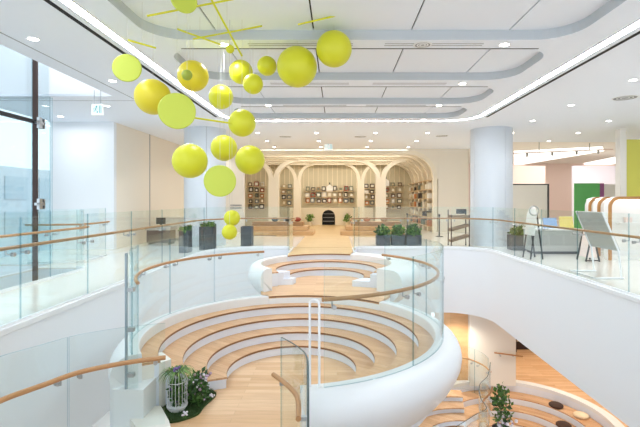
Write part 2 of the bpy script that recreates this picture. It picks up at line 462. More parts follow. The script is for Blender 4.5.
# ------------------------------------------------ upper walls
wallbox('wall_front_left', -9, -7.0, 13.5, 13.65, 0, CZ, M['white'])
wallbox('wall_left', -7.15, -7.0, 13.65, 20.6, 0, CZ, M['cream'])
struct(MB().box(-7.0, -6.992, 16.05, 16.1, 0, CZ).build('trim_wall_joint', M['gapgrey']))
wallbox('wall_back', -7.15, -4.45, 20.6, 20.8, 0, CZ, M['offwhite'])
wallbox('wall_library_side', -7.15, -7.0, 20.8, 27.2, 0, CZ, M['libcream'])
wallbox('wall_library_front', 4.85, 6.3, 20.6, 20.8, 0, CZ, M['cream'])
wallbox('wall_library_right', 4.85, 5.0, 20.8, 27.2, 0, CZ, M['libcream'])
wallbox('wall_library_back', -7.0, 4.85, 27.0, 27.2, 0, CZ, M['libwall'])
wallbox('wall_shop_back', 6.3, 21, 31.5, 31.7, 0, 4.3, M['pinkwall'])
wallbox('wall_shop_side', 6.2, 6.3, 20.8, 31.6, 0, 4.05, M['offwhite'])
wallbox('wall_right', 21, 21.15, -3, 31.7, 0, 4.3, M['offwhite'])
# sheet of timber flooring from the bowls to the library
wf = MB(); wf.box(-1.36, .5, 13.95, 18.2, 0, .006); wf.box(-2.6, 1.7, 18.2, 27, 0, .006)
struct(wf.build('floor_timber', M['hallwood']))

# ------------------------------------------------ columns
for nm, x, lab in (('column', -4.58, 'l'), ('column', 5.36, 'r')):
    c_ = MB(); R_ = .70
    for k_ in range(4):
        a0 = k_*90+20
        pts = arc((x, 14.95), R_, a0+.5, a0+89.5, 14)
        c_.sweep(pts, [(0, 0), (0, CZ), (.05, CZ), (.05, 0)])
    c_.cyl(x, 14.95, 0, CZ, R_-.03, 40, mi=1)
    struct(c_.build('column', [M['bluewhite'], M['gapgrey']], smooth=30))

# ------------------------------------------------ glass front at the left
g = empty('window_1', (-6.8, 5, -4.4), kind='structure')
ys = [-3, .6, 3.6, 6.6, 9.59, 10.2]
for a, b in zip(ys, ys[1:]):
    for z0, z1 in ((-4.4, .0), (.02, 3.28), (3.32, 6.2)):
        MB().ribbon([(-6.8, a+.012), (-6.8, b-.012)], .02, z0+.01, z1-.01).build('pane', [M['facade'], M['edge']], g)
fr = MB()
for y in ys[1:-1]: fr.box(-6.78, -6.68, y-.022, y+.022, -4.4, 6.2)
fr.build('mullion', M['brown'], g)
tr_ = MB()
for a, b in zip(ys[:-1], ys[1:-1]): tr_.box(-6.76, -6.69, a+.022, b-.022, 3.25, 3.33)
tr_.build('transom', M['black'], g)
fx = MB()
for y in ys[1:-1]:
    for z in (3.27, 1.46):
        fx.box(-6.66, -6.6, y-.05, y+.05, z-.12, z+.12); fx.box(-6.68, -6.62, y-.1, y+.16, z-.03, z+.03); fx.box(-6.75, -6.62, y+.14, y+.17, z-.11, z+.11)
fx.build('clamp', M['steel'], g)
g2 = empty('window_2', (-9, 12, 0), kind='structure')
MB().ribbon([(-9, 10.3), (-9, 13.5)], .02, .01, CZ).build('pane', [M['facade'], M['edge']], g2)
MB().ribbon([(-9, 10.3), (-6.82, 10.3)], .02, .01, CZ).build('pane', [M['facade'], M['edge']], g2)
# the building across the street
bd = empty('office_building', (-26, 22, -5), 'grey office block seen through the glass front', 'building')
MB().box(-36, -24, 12, 40, -5, 4).build('wall', M['building'], bd)
for j in range(3):
    for i in range(7):
        MB().box(-23.98, -23.9, 13+i*3.6, 15.2+i*3.6, -3.6+j*2.6, -1.9+j*2.6).build('window', M['buildwin'], bd)
struct(MB().box(-60, -9.05, -10, 60, -5.0, -4.5).build('ground', mat('pavement', srgb(176, 180, 184), .8)))

# ================================================================== THE BOWLS
AR0, AR1 = -82, 212                   # ends of the big rim
GAPR, GAPL = 46, 108.5                # passage at the back
def rim_profile(Rin, w, Rmax, zt, zb):
    P = [(Rin, zb+.35), (Rin, zt-.012), (Rin+.012, zt), (Rin+w-.02, zt)]
    for i in range(1, 7):             # rounded shoulder
        t = i/6*PI/2; P.append((Rin+w-.02+(Rmax-Rin-w+.02)*math.sin(t), zt-(.27)*(1-math.cos(t))))
    h = zt-.27-zb
    for r, z in ((-.012, -.12), (-.05, -.26), (-.12, -.44), (-.22, -.62), (-.36, -.80), (-.55, -.95), (-.72, -1.0)):
        P.append((Rmax+r*1.0, zt-.27+z*h))
    P.append((Rin-.3, zb)); 
    return P
def rim(name, c, Rin, w, Rmax, zt, zb, a0, a1, m, parent, taper=0.):
    prof = rim_profile(Rin, w, Rmax, zt, zb); k = len(prof); n = max(10, int(abs(a1-a0)/2.5)); vs = []; fs = []
    for i in range(n+1):
        a = math.radians(a0+(a1-a0)*i/n)
        for r, z in prof: vs.append((c[0]+r*math.cos(a), c[1]+r*math.sin(a), z))
    for i in range(n):
        for t_ in range(k):
            u = (t_+1) % k; fs.append((i*k+t_, (i+1)*k+t_, (i+1)*k+u, i*k+u))
    fs.append(tuple(range(k))); fs.append(tuple(n*k+t_ for t_ in reversed(range(k))))
    b = MB(); b.add(vs, fs); return b.build(name, m, parent, smooth=40)

ZL, H = -.51, .17                     # landing level and riser
amp = empty('amphitheatre', (BC[0], BC[1], -1.6), kind='structure')
rim('rim', BC, 2.28, .17, 2.67, ZL, -1.45, AR0, GAPR, M['rim'], amp)
rim('rim', BC, 2.28, .17, 2.67, ZL, -1.45, GAPL, AR1+2, M['rim'], amp)
radii = [2.28, 2.05, 1.71, 1.36, 1.06]
cutL = [212, 211, 207, 202]
for i in range(4):
    zt = ZL-H*(i+1); r1 = radii[i]; r0 = radii[i+1]
    tr_ = MB(); tr_.sector(BC, r0-.015, r1, -72, cutL[i], zt-.03, zt, n=90)
    tr_.build('tread', M['stepwood'], amp, smooth=30)
    ns = MB(); ns.sector(BC, r0-.018, r0-.010, -72, cutL[i], zt-.034, zt-.004, n=90); ns.build('nosing', M['nosing'], amp, smooth=30)
    MB().sector(BC, r0, r1+.0, -72, cutL[i], -1.37, zt-.03, n=90).build('riser', M['riser'], amp, smooth=30)
# front of the landing (top riser)
MB().sector(BC, 2.28, 2.46, GAPR, GAPL, -1.36, ZL-.03, n=24).build('riser', M['riser'], amp, smooth=30)
MB().sector(BC, 2.262, 2.270, GAPR, GAPL, ZL-.034, ZL-.004, n=24).build('nosing', M['nosing'], amp, smooth=30)
# bowl floor with the way out towards the front
deck = [p for p in arc(BC, 2.2, -82, 214, 70)]
deck = arc(BC, 2.25, -80, 213, 70) + [(-2.75, 5.75), (-2.3, 5.25), (-3.4, 4.2), (-3.4, 2.9), (-.4, 2.9), (-.38, 4.4)]
d_ = MB(); d_.prism(deck, -1.40, -1.36); d_.build('deck', M['floorwood'], amp)
d_ = MB(); d_.prism(deck, -1.46, -1.40); d_.build('deck_underside', M['white'], amp)
# landing between the two bowls
land = [(-1.62, 9.1)] + list(reversed(arc(BC, 2.268, GAPR, GAPL, 20))) + [(.95, 9.2), (1.0, 11.9), (-1.55, 11.9)]
land = list(reversed(arc(BC, 2.268, GAPR, GAPL, 20))) + [(1.15, 9.3), (1.2, 11.7), (-1.75, 11.7), (-1.72, 9.7), (-1.62, 9.3)]
MB().prism(land, ZL-.05, ZL).build('landing', M['floorwood'], amp)
MB().prism(land, ZL-.5, ZL-.05).build('landing_underside', M['white'], amp)
# low end block of the left rim and cream kerb
bl = MB(); bl.box(-2.9, -2.5, 5.55, 5.98, -1.62, -.9); bl.box(-3.02, -2.56, 5.72, 6.0, -1.6, -.906)
MB().prism([(-2.85, 5.83), (-2.70, 5.80), (-2.44, 5.99), (-2.36, 6.12), (-2.6, 6.4), (-3.0, 6.2)], -1.359, -.712).build('end_wall', M['offwhite'], amp)
bl.build('end_block', M['rim'], amp)
kb = MB(); kb.prism([(-2.62, 5.86), (-2.72, 5.6), (-2.28, 5.1), (-1.98, 5.18), (-2.15, 5.5), (-2.42, 5.9)], -1.36, -1.27); kb.build('kerb', M['offwhite'], amp)

up = empty('upper_amphitheatre', (UC[0], UC[1], -.9), kind='structure')
rim('rim', UC, 1.62, .46, 2.32, 0, -.9, 66, -44, M['rim'], up)
rim('rim', UC, 1.62, .14, 1.93, 0, -.9, 134, 222, M['rim'], up)
ur = [1.60, 1.28, .97]
for i in range(2):
    zt = -H*(i+1); r1 = ur[i]+.02; r0 = ur[i+1]
    a0, a1 = (-24, 206) if i == 0 else (-14, 196)
    MB().sector(UC, r0-.015, r1, a0, a1, zt-.03, zt, n=60).build('tread', M['stepwood'], up, smooth=30)
    MB().sector(UC, r0-.018, r0-.010, a0, a1, zt-.034, zt-.004, n=60).build('nosing', M['nosing'], up, smooth=30)
    MB().sector(UC, r0, r1, a0, a1, ZL-.02, zt-.03, n=60).build('riser', M['riser'], up, smooth=30)
for P_, zt_ in (([(-1.86, 10.2), (-1.30, 10.42), (-1.16, 10.62), (-1.7, 10.75)], -.171), ([(-1.30, 10.42), (-1.08, 10.46), (-1.02, 10.7), (-1.2, 10.7)], -.341), ([(.36, 10.25), (.78, 10.12), (.95, 10.5), (.68, 10.7)], -.341), ([(.78, 10.12), (1.25, 9.95), (1.4, 10.4), (.95, 10.5)], -.171)):
    MB().prism(P_, ZL-.01, zt_-.03).build('end_wall', M['riser'], up)
# tongue of upper floor that reaches the upper bowl
tongue = arc(UC, 1.60, 134, 66, 24) + [(.62, 13.96), (-1.5, 13.96)]
MB().prism(list(reversed(tongue)), -.03, .0).build('tongue', M['hallwood'], up)
MB().prism(list(reversed(arc(UC, 1.61, 134, 66, 24) + [(.64, 13.96), (-1.52, 13.96)])), -.5, -.03).build('tongue_underside', M['riser'], up)
MB().sector(UC, 1.582, 1.592, 66, 134, -.034, -.004, n=30).build('nosing', M['nosing'], up, smooth=30)

# ------------------------------------------------ lower sunken seating
low = empty('lower_amphitheatre', (LC[0], LC[1], -5.3), kind='structure')
MB().sector(LC, 2.33, 2.58, -60, 215, -4.399, -4.30, n=80).build('rim', M['rim'], low, smooth=30)
lr = [2.334, 1.86, 1.42, 1.0]
for i in range(3):
    zt = -4.42-.2*(i+1)+.02
    MB().sector(LC, lr[i+1], lr[i], -60, 215, zt-.03, zt, n=80).build('tread', M['stepwood'], low, smooth=30)
    MB().sector(LC, lr[i+1]+.0, lr[i+1]+.03, -60, 215, zt-.22, zt-.03, n=80).build('riser', M['riser'], low, smooth=30)
MB().sector(LC, 2.335, 2.355, -60, 215, -4.75, -4.399, n=80).build('riser', M['riser'], low, smooth=30)
MB().prism(arc(LC, 1.05, 0, 360, 48)[:-1], -5.26, -5.2).build('deck', M['floorwood'], low)
# steps that wind down beneath the big bowl
for i in range(3):
    c_ = (3.2, 10.2); r0 = 1.15+.38*i
    MB().sector(c_, r0, r0+.4, 80, 215, -4.4, -4.28+.14*i, n=30).build('riser', M['riser'], low, smooth=30)
    MB().sector(c_, r0-.02, r0+.4, 80, 215, -4.28+.14*i, -4.25+.14*i, n=30).build('tread', M['stepwood'], low, smooth=30)

# ================================================================== BALUSTRADES
def seglen(path): return sum(math.hypot(b[0]-a[0], b[1]-a[1]) for a, b in zip(path, path[1:]))
def sub(path, s0, s1):
    out = []; acc = 0
    def lerp(a, b, t): return (a[0]+(b[0]-a[0])*t, a[1]+(b[1]-a[1])*t)
    for a, b in zip(path, path[1:]):
        l = math.hypot(b[0]-a[0], b[1]-a[1])
        if l == 0: continue
        if acc+l >= s0 and acc <= s1:
            t0 = max(0, (s0-acc)/l); t1 = min(1, (s1-acc)/l)
            p = lerp(a, b, t0)
            if not out: out.append(p)
            q = lerp(a, b, t1)
            if math.hypot(q[0]-out[-1][0], q[1]-out[-1][1]) > 1e-5: out.append(q)
        acc += l
    return out
def point(path, s):
    p = sub(path, s, s+.01); a, b = p[0], p[-1]
    d = Vector((b[0]-a[0], b[1]-a[1])).normalized() if a != b else Vector((1, 0))
    return a, (-d.y, d.x)
def balustrade(name, label, path, zb, zg, zr, side, plen, cat='balustrade', base=True, rr=.024, offset=.09, endtrim=0., glass_mats=None, group=None):
    path = resample(path, .12); L_ = seglen(path)
    mid = path[len(path)//2]
    root = empty(name, (mid[0], mid[1], zb), label, cat, group)
    n = max(1, round(L_/plen)); pl = L_/n
    gm = glass_mats or [M['glass'], M['edge']]
    for i in range(n):
        MB().ribbon(sub(path, i*pl+.008, (i+1)*pl-.008), .018, zb+.002, zg).build('glass_panel', gm, root, smooth=30)
    nr = normals(path)
    rp = [(p[0]+q[0]*side*offset, p[1]+q[1]*side*offset, zr) for p, q in zip(path, nr)]
    MB().tube(rp, rr, 10).build('handrail', M['railwood'], root, smooth=50)
    for i in range(n):
        for s_ in ((i*pl+.12), ((i+1)*pl-.12)):
            (x, y), (nx, ny) = point(path, s_)
            nx *= side; ny *= side
            b = MB()
            a = Vector((x, y, zr-.075)); e = Vector((x+nx*offset, y+ny*offset, zr-.075))
            b.tube([a-Vector((nx, ny, 0))*.02, e], .009, 6); b.tube([e, e+Vector((0,0,.06))], .009, 6)
            b.tube([a-Vector((nx, ny, 0))*.022, a-Vector((nx, ny, 0))*.008], .026, 10); b.tube([a+Vector((nx, ny, 0))*.009, a+Vector((nx, ny, 0))*.02], .026, 10)
            b.build('bracket', M['steel'], root, smooth=40)
    if base:
        b = MB(); b.sweep(path, [(.022, zb-.04), (.022, zb+.05), (-.022, zb+.05), (-.022, zb-.04)]); b.build('base_channel', M['white_metal'], root)
    return root
G0, R0 = 1.33, .95
# round the great opening: left half, right half (gap at the passage to the bowls)
left = [(-4.0, 2.5), (-4.0, 12.35)] + list(reversed(arc((-2.35, 12.35), 1.65, 90, 180, 10)))[1:] + [(-1.9, 14.0)] + list(reversed(arc((-1.8, 13.6), .4, 0, 90, 6)))[1:] + [(-1.4, 12.55)]
balustrade('glass_balustrade', 'long glass balustrade with timber handrail on the left edge of the opening', left, 0, G0, R0, 1, 1.45)
right = [(4.75, 2.5), (4.75, 12.7)] + arc((3.45, 12.7), 1.3, 0, 90, 10)[1:] + [(1.0, 14.0)] + arc((.95, 13.55), .45, 90, 180, 6)[1:] + [(.5, 12.5)]
balustrade('glass_balustrade', 'long glass balustrade with timber handrail on the right edge of the opening', right, 0, G0, R0, -1, 1.45)
far = [(-5.6, -2.5), (-5.6, 9.3)] + arc((-6.0, 9.4), .4, 0, 80, 6)
balustrade('glass_balustrade', 'straight glass balustrade across the walkway facing the glass front', far, 0, G0, R0, -1, 1.5)
farb = smoothpath([(-7.5, 10.42), (-6.9, 10.5), (-6.35, 10.75), (-6.4, 11.9)], 6)
balustrade('glass_balustrade', 'short curved glass balustrade beyond the walkway by the white wall', farb, 0, G0, R0, -1, 1.2)
# on the big bowl
balustrade('glass_balustrade', 'curved glass balustrade on the left rim of the big bowl', list(reversed(arc(BC, 2.40, 111, 214, 40))), ZL, .85, .44, -1, 1.18, base=False, offset=.07)
balustrade('glass_balustrade', 'curved glass balustrade sweeping around the right rim of the big bowl', arc(BC, 2.40, -76, 45, 50), ZL, .85, .44, 1, 1.25, base=False, offset=.07)
# white tube frame at the front end of the right rim
fr = MB(); q = [(-.30, 4.75), (-.195, 4.72)]
top = [(q[0][0], q[0][1], ZL), (q[0][0], q[0][1], .40)] + [(q[0][0]+(q[1][0]-q[0][0])*(.5-.5*math.cos(t*PI/6)), q[0][1]+(q[1][1]-q[0][1])*(.5-.5*math.cos(t*PI/6)), .40+.05*math.sin(t*PI/6)) for t in range(1, 6)] + [(q[1][0], q[1][1], .40), (q[1][0], q[1][1], ZL)]
fr.tube(top, .014, 8)
tag(fr.build('rail_hoop', M['white_metal'], smooth=50), 'slim white hoop standing at the front end of the bowl rim', 'hoop')
# end post of the left bowl balustrade
ep = empty('end_post', (-2.76, 5.55, -.9), 'steel edged glass end post standing on the white block of the bowl', 'post')
MB().ribbon([(-2.72, 5.58), (-2.60, 5.62)], .02, -.9, .88).build('glass_fin', [M['glass'], M['edge']], ep)
MB().box(-2.745, -2.72, 5.56, 5.59, -.9, .86).build('steel_edge', M['paleedge'], ep)
c_ = MB()
for z in (.36, -.16, -.75): c_.box(-2.72, -2.64, 5.57, 5.63, z, z+.05)
c_.build('clamp', M['steel'], ep)
# near balustrades of the way out of the bowl
nearp = [at(x, y, -.41) for x, y in ((-40, 420), (0, 400.5), (40, 386), (75, 373.5), (110, 365.5), (140, 360.5), (168, 357))]
nearp = smoothpath([(x-.047, y+.05) for x, y in nearp], 8)
balustrade('glass_balustrade', 'nearest curved glass balustrade, its timber handrail ending by the birdcage', nearp, -1.36, 0, -.41, -1, 1.1, base=False, rr=.028, offset=.07)
shortp = smoothpath([(-.63, 4.86), (-.45, 4.60), (-.31, 4.3), (-.26, 3.88)], 8)
def rounded_panel(path, th, zb, zt, r, root, gm):
    L_ = seglen(path); acc = 0; nr = normals(path); vs = []; prev = None
    for i, (p, q) in enumerate(zip(path, nr)):
        if prev: acc += math.hypot(p[0]-prev[0], p[1]-prev[1])
        prev = p
        z = zt
        d = L_-acc
        if d < r: z = zt-r+math.sqrt(max(0, r*r-(r-d)**2))
        a = (p[0]+q[0]*th/2, p[1]+q[1]*th/2); b = (p[0]-q[0]*th/2, p[1]-q[1]*th/2)
        vs += [(a[0],a[1],zb),(a[0],a[1],z),(b[0],b[1],z),(b[0],b[1],zb)]
    m = MB(); k = len(path); m.v = vs
    for i in range(k-1):
        o = i*4; p = o+4
        for f in ((o,p,p+1,o+1),(o+2,p+2,p+3,o+3)): m.f.append(list(f)); m.m.append(0)
        for f in ((o+1,p+1,p+2,o+2),(o+3,p+3,p,o)): m.f.append(list(f)); m.m.append(1)
    for f, q in (((0,1,2,3), 2), (((k-1)*4+3,(k-1)*4+2,(k-1)*4+1,(k-1)*4), 1)): m.f.append(list(f)); m.m.append(q)
    return m.build('glass_panel', gm, root, smooth=30)
sb = empty('glass_balustrade', (-.45, 4.4, -1.36), 'short rounded glass balustrade with a stub of timber rail at the bowl exit', 'balustrade')
rounded_panel(resample(shortp, .04), .02, -1.36, 0, .2, sb, [M['glass'], M['darkedge'], M['edge']])
MB().tube([(x-.085, y-.03, -.41) for x, y in shortp], .026, 10).build('handrail', M['railwood'], sb, smooth=50)
for s_ in (.12, .95):
    (x, y), n_ = point(shortp, s_)
    MB().box(x-.075, x+.01, y-.02, y+.02, -.5, -.46).build('bracket', M['steel'], sb)
# lower storey balustrades
lowp = smoothpath([(4.35, 12.2), (3.97, 11.3), (3.55, 10.7), (3.34, 10.0), (3.3, 9.5), (2.95, 9.2), (2.39, 8.7)], 8)
lb = empty('glass_balustrade', (3.3, 9.8, -4.4), 'winding glass balustrade on the lower storey beside the flowering plant', 'balustrade')
MB().ribbon(lowp, .02, -4.4, -3.05).build('glass_panel', [M['glass'], M['darkedge']], lb, smooth=30)
MB().tube([(x+.07, y-.04, -3.45) for x, y in lowp[6:22]], .026, 8).build('handrail', M['railwood'], lb, smooth=50)
lowq = smoothpath([(3.6, 13.6), (4.06, 13.5), (4.35, 13.0), (4.4, 12.5)], 8)
balustrade('glass_balustrade', 'small curved glass balustrade on the lower storey before the timber wall', lowq, -4.4, -3.05, -3.45, 1, 1.0, base=False, offset=.07)
hr = empty('wall_handrail', (5.5, 13.6, -3.45), 'timber handrail fixed to the white wall on the lower storey', 'handrail')
MB().tube([(5.0, 13.66, -3.3), (5.9, 13.66, -3.42)], .024, 8).build('rail', M['railwood'], hr, smooth=50)
for x in (5.2, 5.6): MB().box(x-.015, x+.015, 13.66, 13.75, -3.43, -3.38).build('bracket', M['steel'], hr)

# ================================================================== THE MOBILE
def ceil_at(x, y):
    return CZ+.15 if any(CXL+.1 < x < CXR-.1 and a+.06 < y < b-.06 for a, b in coff) else CZ
def hang(name, label, kind, px, py, r, Y, m, cat='hanging ball', top=None, yaw=0.):
    p = atY(px, py, Y); rad = r*Y/F
    root = empty(name, (p.x, p.y, p.z), label, cat, 'lime balls and discs of the hanging mobile')
    b = MB()
    if kind == 'ball':
        b.sphere((0,0,0), rad, 32); o = b.build('ball', m, root, smooth=180, rel=False)
    else:
        n = 40; pr = [(.0001, -.016), (rad-.008, -.016), (rad, -.008), (rad, .008), (rad-.008, .016), (.0001, .016)]
        b.lathe(pr, (0,0), n); o = b.build('disc', m, root, smooth=40, rel=False)
        o.rotation_euler = (PI/2, 0, yaw)
    zt = (top if top is not None else ceil_at(p.x, p.y)) - p.z
    if zt > rad:
        MB().tube([(0,0,rad-.004), (0,0,zt)], .0022, 5).build('wire', M['wire'], root, rel=False)
    return root
Bl = M['lime']; Dg = M['limegreen']; Yl = M['yellow']
hang('hanging_ball', 'largest lime ball of the mobile, below the second ceiling coffer', 'ball', 297, 67, 20, 6.6, Bl)
hang('hanging_ball', 'big lime ball at the right end of the mobile', 'ball', 334, 49, 17.8, 6.4, Bl)
hang('hanging_ball', 'small lime ball touching the largest ball on its left', 'ball', 267, 66, 9.6, 6.9, Bl)
hang('hanging_ball', 'lime ball half hidden behind a smaller ball left of the largest one', 'ball', 241, 72, 11.8, 7.2, Bl)
hang('hanging_ball', 'small lime ball overlapping the lower side of a ball left of the largest', 'ball', 253, 84, 10, 6.7, Bl)
hang('hanging_ball', 'tiny lime ball by the rods above the other balls', 'ball', 230, 49, 4.2, 6.2, Bl)
hang('hanging_ball', 'lime ball alone between the bright yellow ball and the one with a stick', 'ball', 221, 97, 12, 7.0, Bl)
hang('hanging_ball', 'yellow ball with a sunlit top and a tiny green ball before it', 'ball', 193, 76, 15.2, 6.3, Yl, top=atY(193, 38, 6.3).z)
hang('hanging_ball', 'tiny olive green ball in front of the yellow ball', 'ball', 187, 75, 5.2, 5.6, mat('olive_ball', srgb(158, 172, 62), .5))
hang('hanging_ball', 'large golden ball partly behind the big flat disc', 'ball', 153, 97, 17.5, 6.0, Yl)
hang('hanging_disc', 'largest flat lime disc, in front of the golden ball', 'disc', 177, 111, 18, 5.3, Dg, 'hanging disc', yaw=.35)
hang('hanging_disc', 'round lime disc at the left end of the mobile', 'disc', 127, 68, 13.8, 5.8, Dg, 'hanging disc', yaw=.2)
hang('hanging_disc', 'lime disc highest of all, cut by the top of the picture', 'disc', 184, 0, 13, 5.0, Dg, 'hanging disc', yaw=.6)
hang('hanging_ball', 'lime ball pierced by a thin stick before the white column', 'ball', 242, 123, 13.6, 6.2, Bl)
hang('hanging_ball', 'large two toned ball at the left of the lower group', 'ball', 190, 161, 17.2, 6.4, Bl)
hang('hanging_ball', 'lime ball with a ribbed look in the middle of the lower group', 'ball', 224, 148, 13, 6.9, Bl)
hang('hanging_ball', 'lime ball at the right of the lower group, before the library arches', 'ball', 250, 160, 14.6, 6.6, Bl)
hang('hanging_disc', 'flat lime disc lowest in the lower group', 'disc', 220, 181, 15.8, 6.0, Dg, 'hanging disc', yaw=.15)
hang('hanging_ball', 'upper of the two small lime balls hanging at the handrail', 'ball', 232, 218, 8, 6.4, Bl)
hang('hanging_ball', 'lower of the two small lime balls, lowest of the whole mobile', 'ball', 229.5, 232, 7.6, 6.2, Bl)
def rod(a, b, Ya, Yb, label, r=.013):
    p = atY(a[0], a[1], Ya); q = atY(b[0], b[1], Yb); m_ = (p+q)/2
    root = empty('mobile_rod', m_, label, 'rod', 'thin lime rods of the hanging mobile')
    MB().tube([p-m_, q-m_], r, 8).build('stick', M['lime'], root, rel=False, smooth=60)
    if CZ-.1 > m_.z: MB().tube([(0,0,r*.5), (0,0,ceil_at(m_.x, m_.y)-m_.z)], .002, 5).build('wire', M['wire'], root, rel=False)
rod((147, 16), (234, -1), 5.2, 5.5, 'long lime rod passing behind the topmost disc')
rod((177, 29), (222, 45), 6.0, 6.2, 'lime rod slanting down to the right, crossing another at its middle')
rod((193, 39), (262, 26), 6.1, 6.4, 'lime rod rising to the right above the small balls')
rod((210, -3), (242, 56), 5.2, 5.9, 'steep lime rod running down from the top of the picture')
rod((298, 24.5), (335, 16), 6.0, 6.1, 'short lime rod alone over the two largest balls')
rod((128, 40), (156, 48), 5.6, 5.7, 'short lime rod above the leftmost disc')
rod((192, 117.5), (243, 125), 5.9, 6.1, 'lime rod that ends at a ball before the white column')

# ================================================================== LIBRARY
LX0, LX1 = -6.95, 4.8
yr = [20.55, 21.7, 22.9, 24.1, 25.3, 26.4]
for i, y in enumerate(yr):
    d = .28; r_ = 1.35; zt = 3.92
    outer = [(LX1, 0)] + [(LX1, z) for z in (1.2, 2.2)] + arc((LX1-r_, zt-r_), r_, 0, 90, 12) + [(0, zt), (LX0, zt)]
    inner = [(LX1-.2, 0)] + [(LX1-.2, z) for z in (1.2, 2.2)] + arc((LX1-r_, zt-r_), r_-.2, 0, 90, 12) + [(0, zt-.2), (LX0, zt-.2)]
    n = len(outer); vs = []; fs = []
    for (xo, zo), (xi, zi) in zip(outer, inner): vs += [(xo, y, zo), (xi, y, zi), (xi, y+d, zi), (xo, y+d, zo)]
    for k_ in range(n-1):
        o = k_*4; p = o+4
        for t_ in range(4):
            u = (t_+1) % 4; fs.append((o+t_, o+u, p+u, p+t_))
    fs += [(0,1,2,3), ((n-1)*4+3,(n-1)*4+2,(n-1)*4+1,(n-1)*4)]
    b = MB(); b.add(vs, fs); struct(b.build('trim_rib', M['rib'], smooth=40))
    if i < 5: 
        struct(MB().box(-6.5, LX1-1.2, y+.5, y+.56, 3.93, 3.98).build('trim_cove_light', M['warmled']))
# spandrel over the first rib (fills the rounded corners)
for sx, (xa, xb) in ((1, (LX1-1.35, LX1)),):
    pts = arc((LX1-1.35, 3.92-1.35), 1.35, 0, 90, 12) if sx > 0 else arc((LX0+1.35, 3.92-1.35), 1.35, 90, 180, 12)
    corner = (xb, CZ) if sx > 0 else (xa, CZ)
    poly = ([(xb, 2.57)] if sx > 0 else []) + pts + ([(LX1-1.35, CZ), corner] if sx > 0 else [corner, (xa+1.35, CZ)])
    if sx > 0: poly = pts + [(LX1-1.35, CZ), (LX1+.06, CZ), (LX1+.06, 2.57)]
    else: poly = pts + [(LX0-.0, CZ), (LX0+1.35, CZ)]
    b = MB(); n = len(poly)
    b.add([(x, 20.6, z) for x, z in poly]+[(x, 20.75, z) for x, z in poly], [tuple(range(n)), tuple(range(2*n-1, n-1, -1))]+[(i_, (i_+1) % n, n+(i_+1) % n, n+i_) for i_ in range(n)])
    struct(b.build('trim_spandrel', M['cream'] if sx > 0 else M['offwhite']))
def tree(x, y, w, reach, zj, zt, label):
    root = empty('tree_column', (x, y, 0), label, 'column', 'white tree shaped columns of the library')
    b = MB(); d = .35
    b.box(-w/2, w/2, -d/2+.004, d/2-.004, 0, zj-.42); b.build('trunk', M['rib'], root, rel=False)
    for s_ in (-1, 1):
        vs = []; n = 14; fs = []
        for i in range(n+1):
            t_ = i/n*PI/2; th = .5*w*(1-.35*i/n)
            # centre line: up from the trunk, then curving outwards; thickness measured across it
            cx_ = w*.25+(reach-w*.25)*(1-math.cos(t_)); cz_ = zj-.45+(zt-zj+.45-.12)*math.sin(t_)
            nx_, nz_ = math.cos(t_), -math.sin(t_)
            for k_ in (1, -1):
                for yy in (-d/2, d/2): vs.append((s_*max(.0, cx_+k_*nx_*th*.5), yy, min(zt, cz_+k_*nz_*th*.5)))
        for i in range(n):
            o = i*4; p = o+4
            fs += [(o, p, p+1, o+1), (o+2, o+3, p+3, p+2), (o, o+2, p+2, p), (o+1, p+1, p+3, o+3)]
        fs += [(0,1,3,2), (n*4, n*4+2, n*4+3, n*4+1)]
        a = MB(); a.add(vs, fs); a.build('branch', M['rib'], root, rel=False, smooth=40)
tree(-3.27, 22.3, .52, 1.3, 3.1, 3.72, 'thick cream tree column at the left of the library')
tree(2.26, 22.3, .52, 1.3, 3.1, 3.72, 'thick cream tree column at the right of the library')
tree(-2.30, 25.0, .40, .9, 3.05, 3.72, 'slimmer cream tree column behind, left of the dark arch niche')
tree(1.38, 25.0, .40, .9, 3.05, 3.72, 'slimmer cream tree column behind, right of the dark arch niche')
# curtain like grooves on the back wall
gr = MB()
for i in range(38):
    x = -6.9+i*.30; gr.box(x, x+.035, 26.97, 27.0, 2.3, 3.9)
struct(gr.build('trim_wall_slats', M['libcream']))
# low cream wall with the dark arch niche
lw_ = MB(); nx, hw, hz = -.52, .40, .94
lw_.box(-2.9, nx-hw, 26.3, 26.97, 0, 1.06); lw_.box(nx+hw, 2.2, 26.3, 26.97, 0, 1.06); 
pts = arc((nx, hz-hw), hw, 180, 0, 14)
poly = [(nx-hw, 1.06)] + pts + [(nx+hw, 1.06)]
n = len(poly)
for i_ in range(1, n-2):
    (xa, za), (xb, zb) = poly[i_], poly[i_+1]
    lw_.add([(xa, 26.3, za), (xb, 26.3, zb), (xb, 26.3, 1.06), (xa, 26.3, 1.06), (xa, 26.97, za), (xb, 26.97, zb), (xb, 26.97, 1.06), (xa, 26.97, 1.06)], [(0,1,2,3),(0,4,5,1),(2,6,7,3)])
struct(lw_.build('wall_low', M['libcream']))
nk = empty('arch_niche', (nx, 26.6, 0), 'dark arched niche with small shelves in the low cream wall', 'niche')
MB().box(nx-hw+.002, nx+hw-.002, 26.85, 26.96, 0.01, .99).build('back_panel', M['black'], nk)
for z in (.22, .45, .68): MB().box(nx-hw+.06, nx+hw-.06, 26.6, 26.84, z, z+.025).build('shelf', M['grey'], nk)
cov = [srgb(*c) for c in ((70,62,56),(236,232,222),(150,70,52),(96,110,118),(200,184,150),(232,226,210),(58,58,62),(168,142,108),(120,128,112),(214,210,204),(88,66,54),(186,120,70))]
cm = [mat('cover_%d' % i, c, .6) for i, c in enumerate(cov)]
cname = ['dark brown','white','brick red','slate blue','tan','ivory','black','ochre','sage grey','pale grey','chestnut','orange']
rng = random.Random(3)
rowname = ['top row', 'second row', 'third row', 'fourth row', 'lowest row']
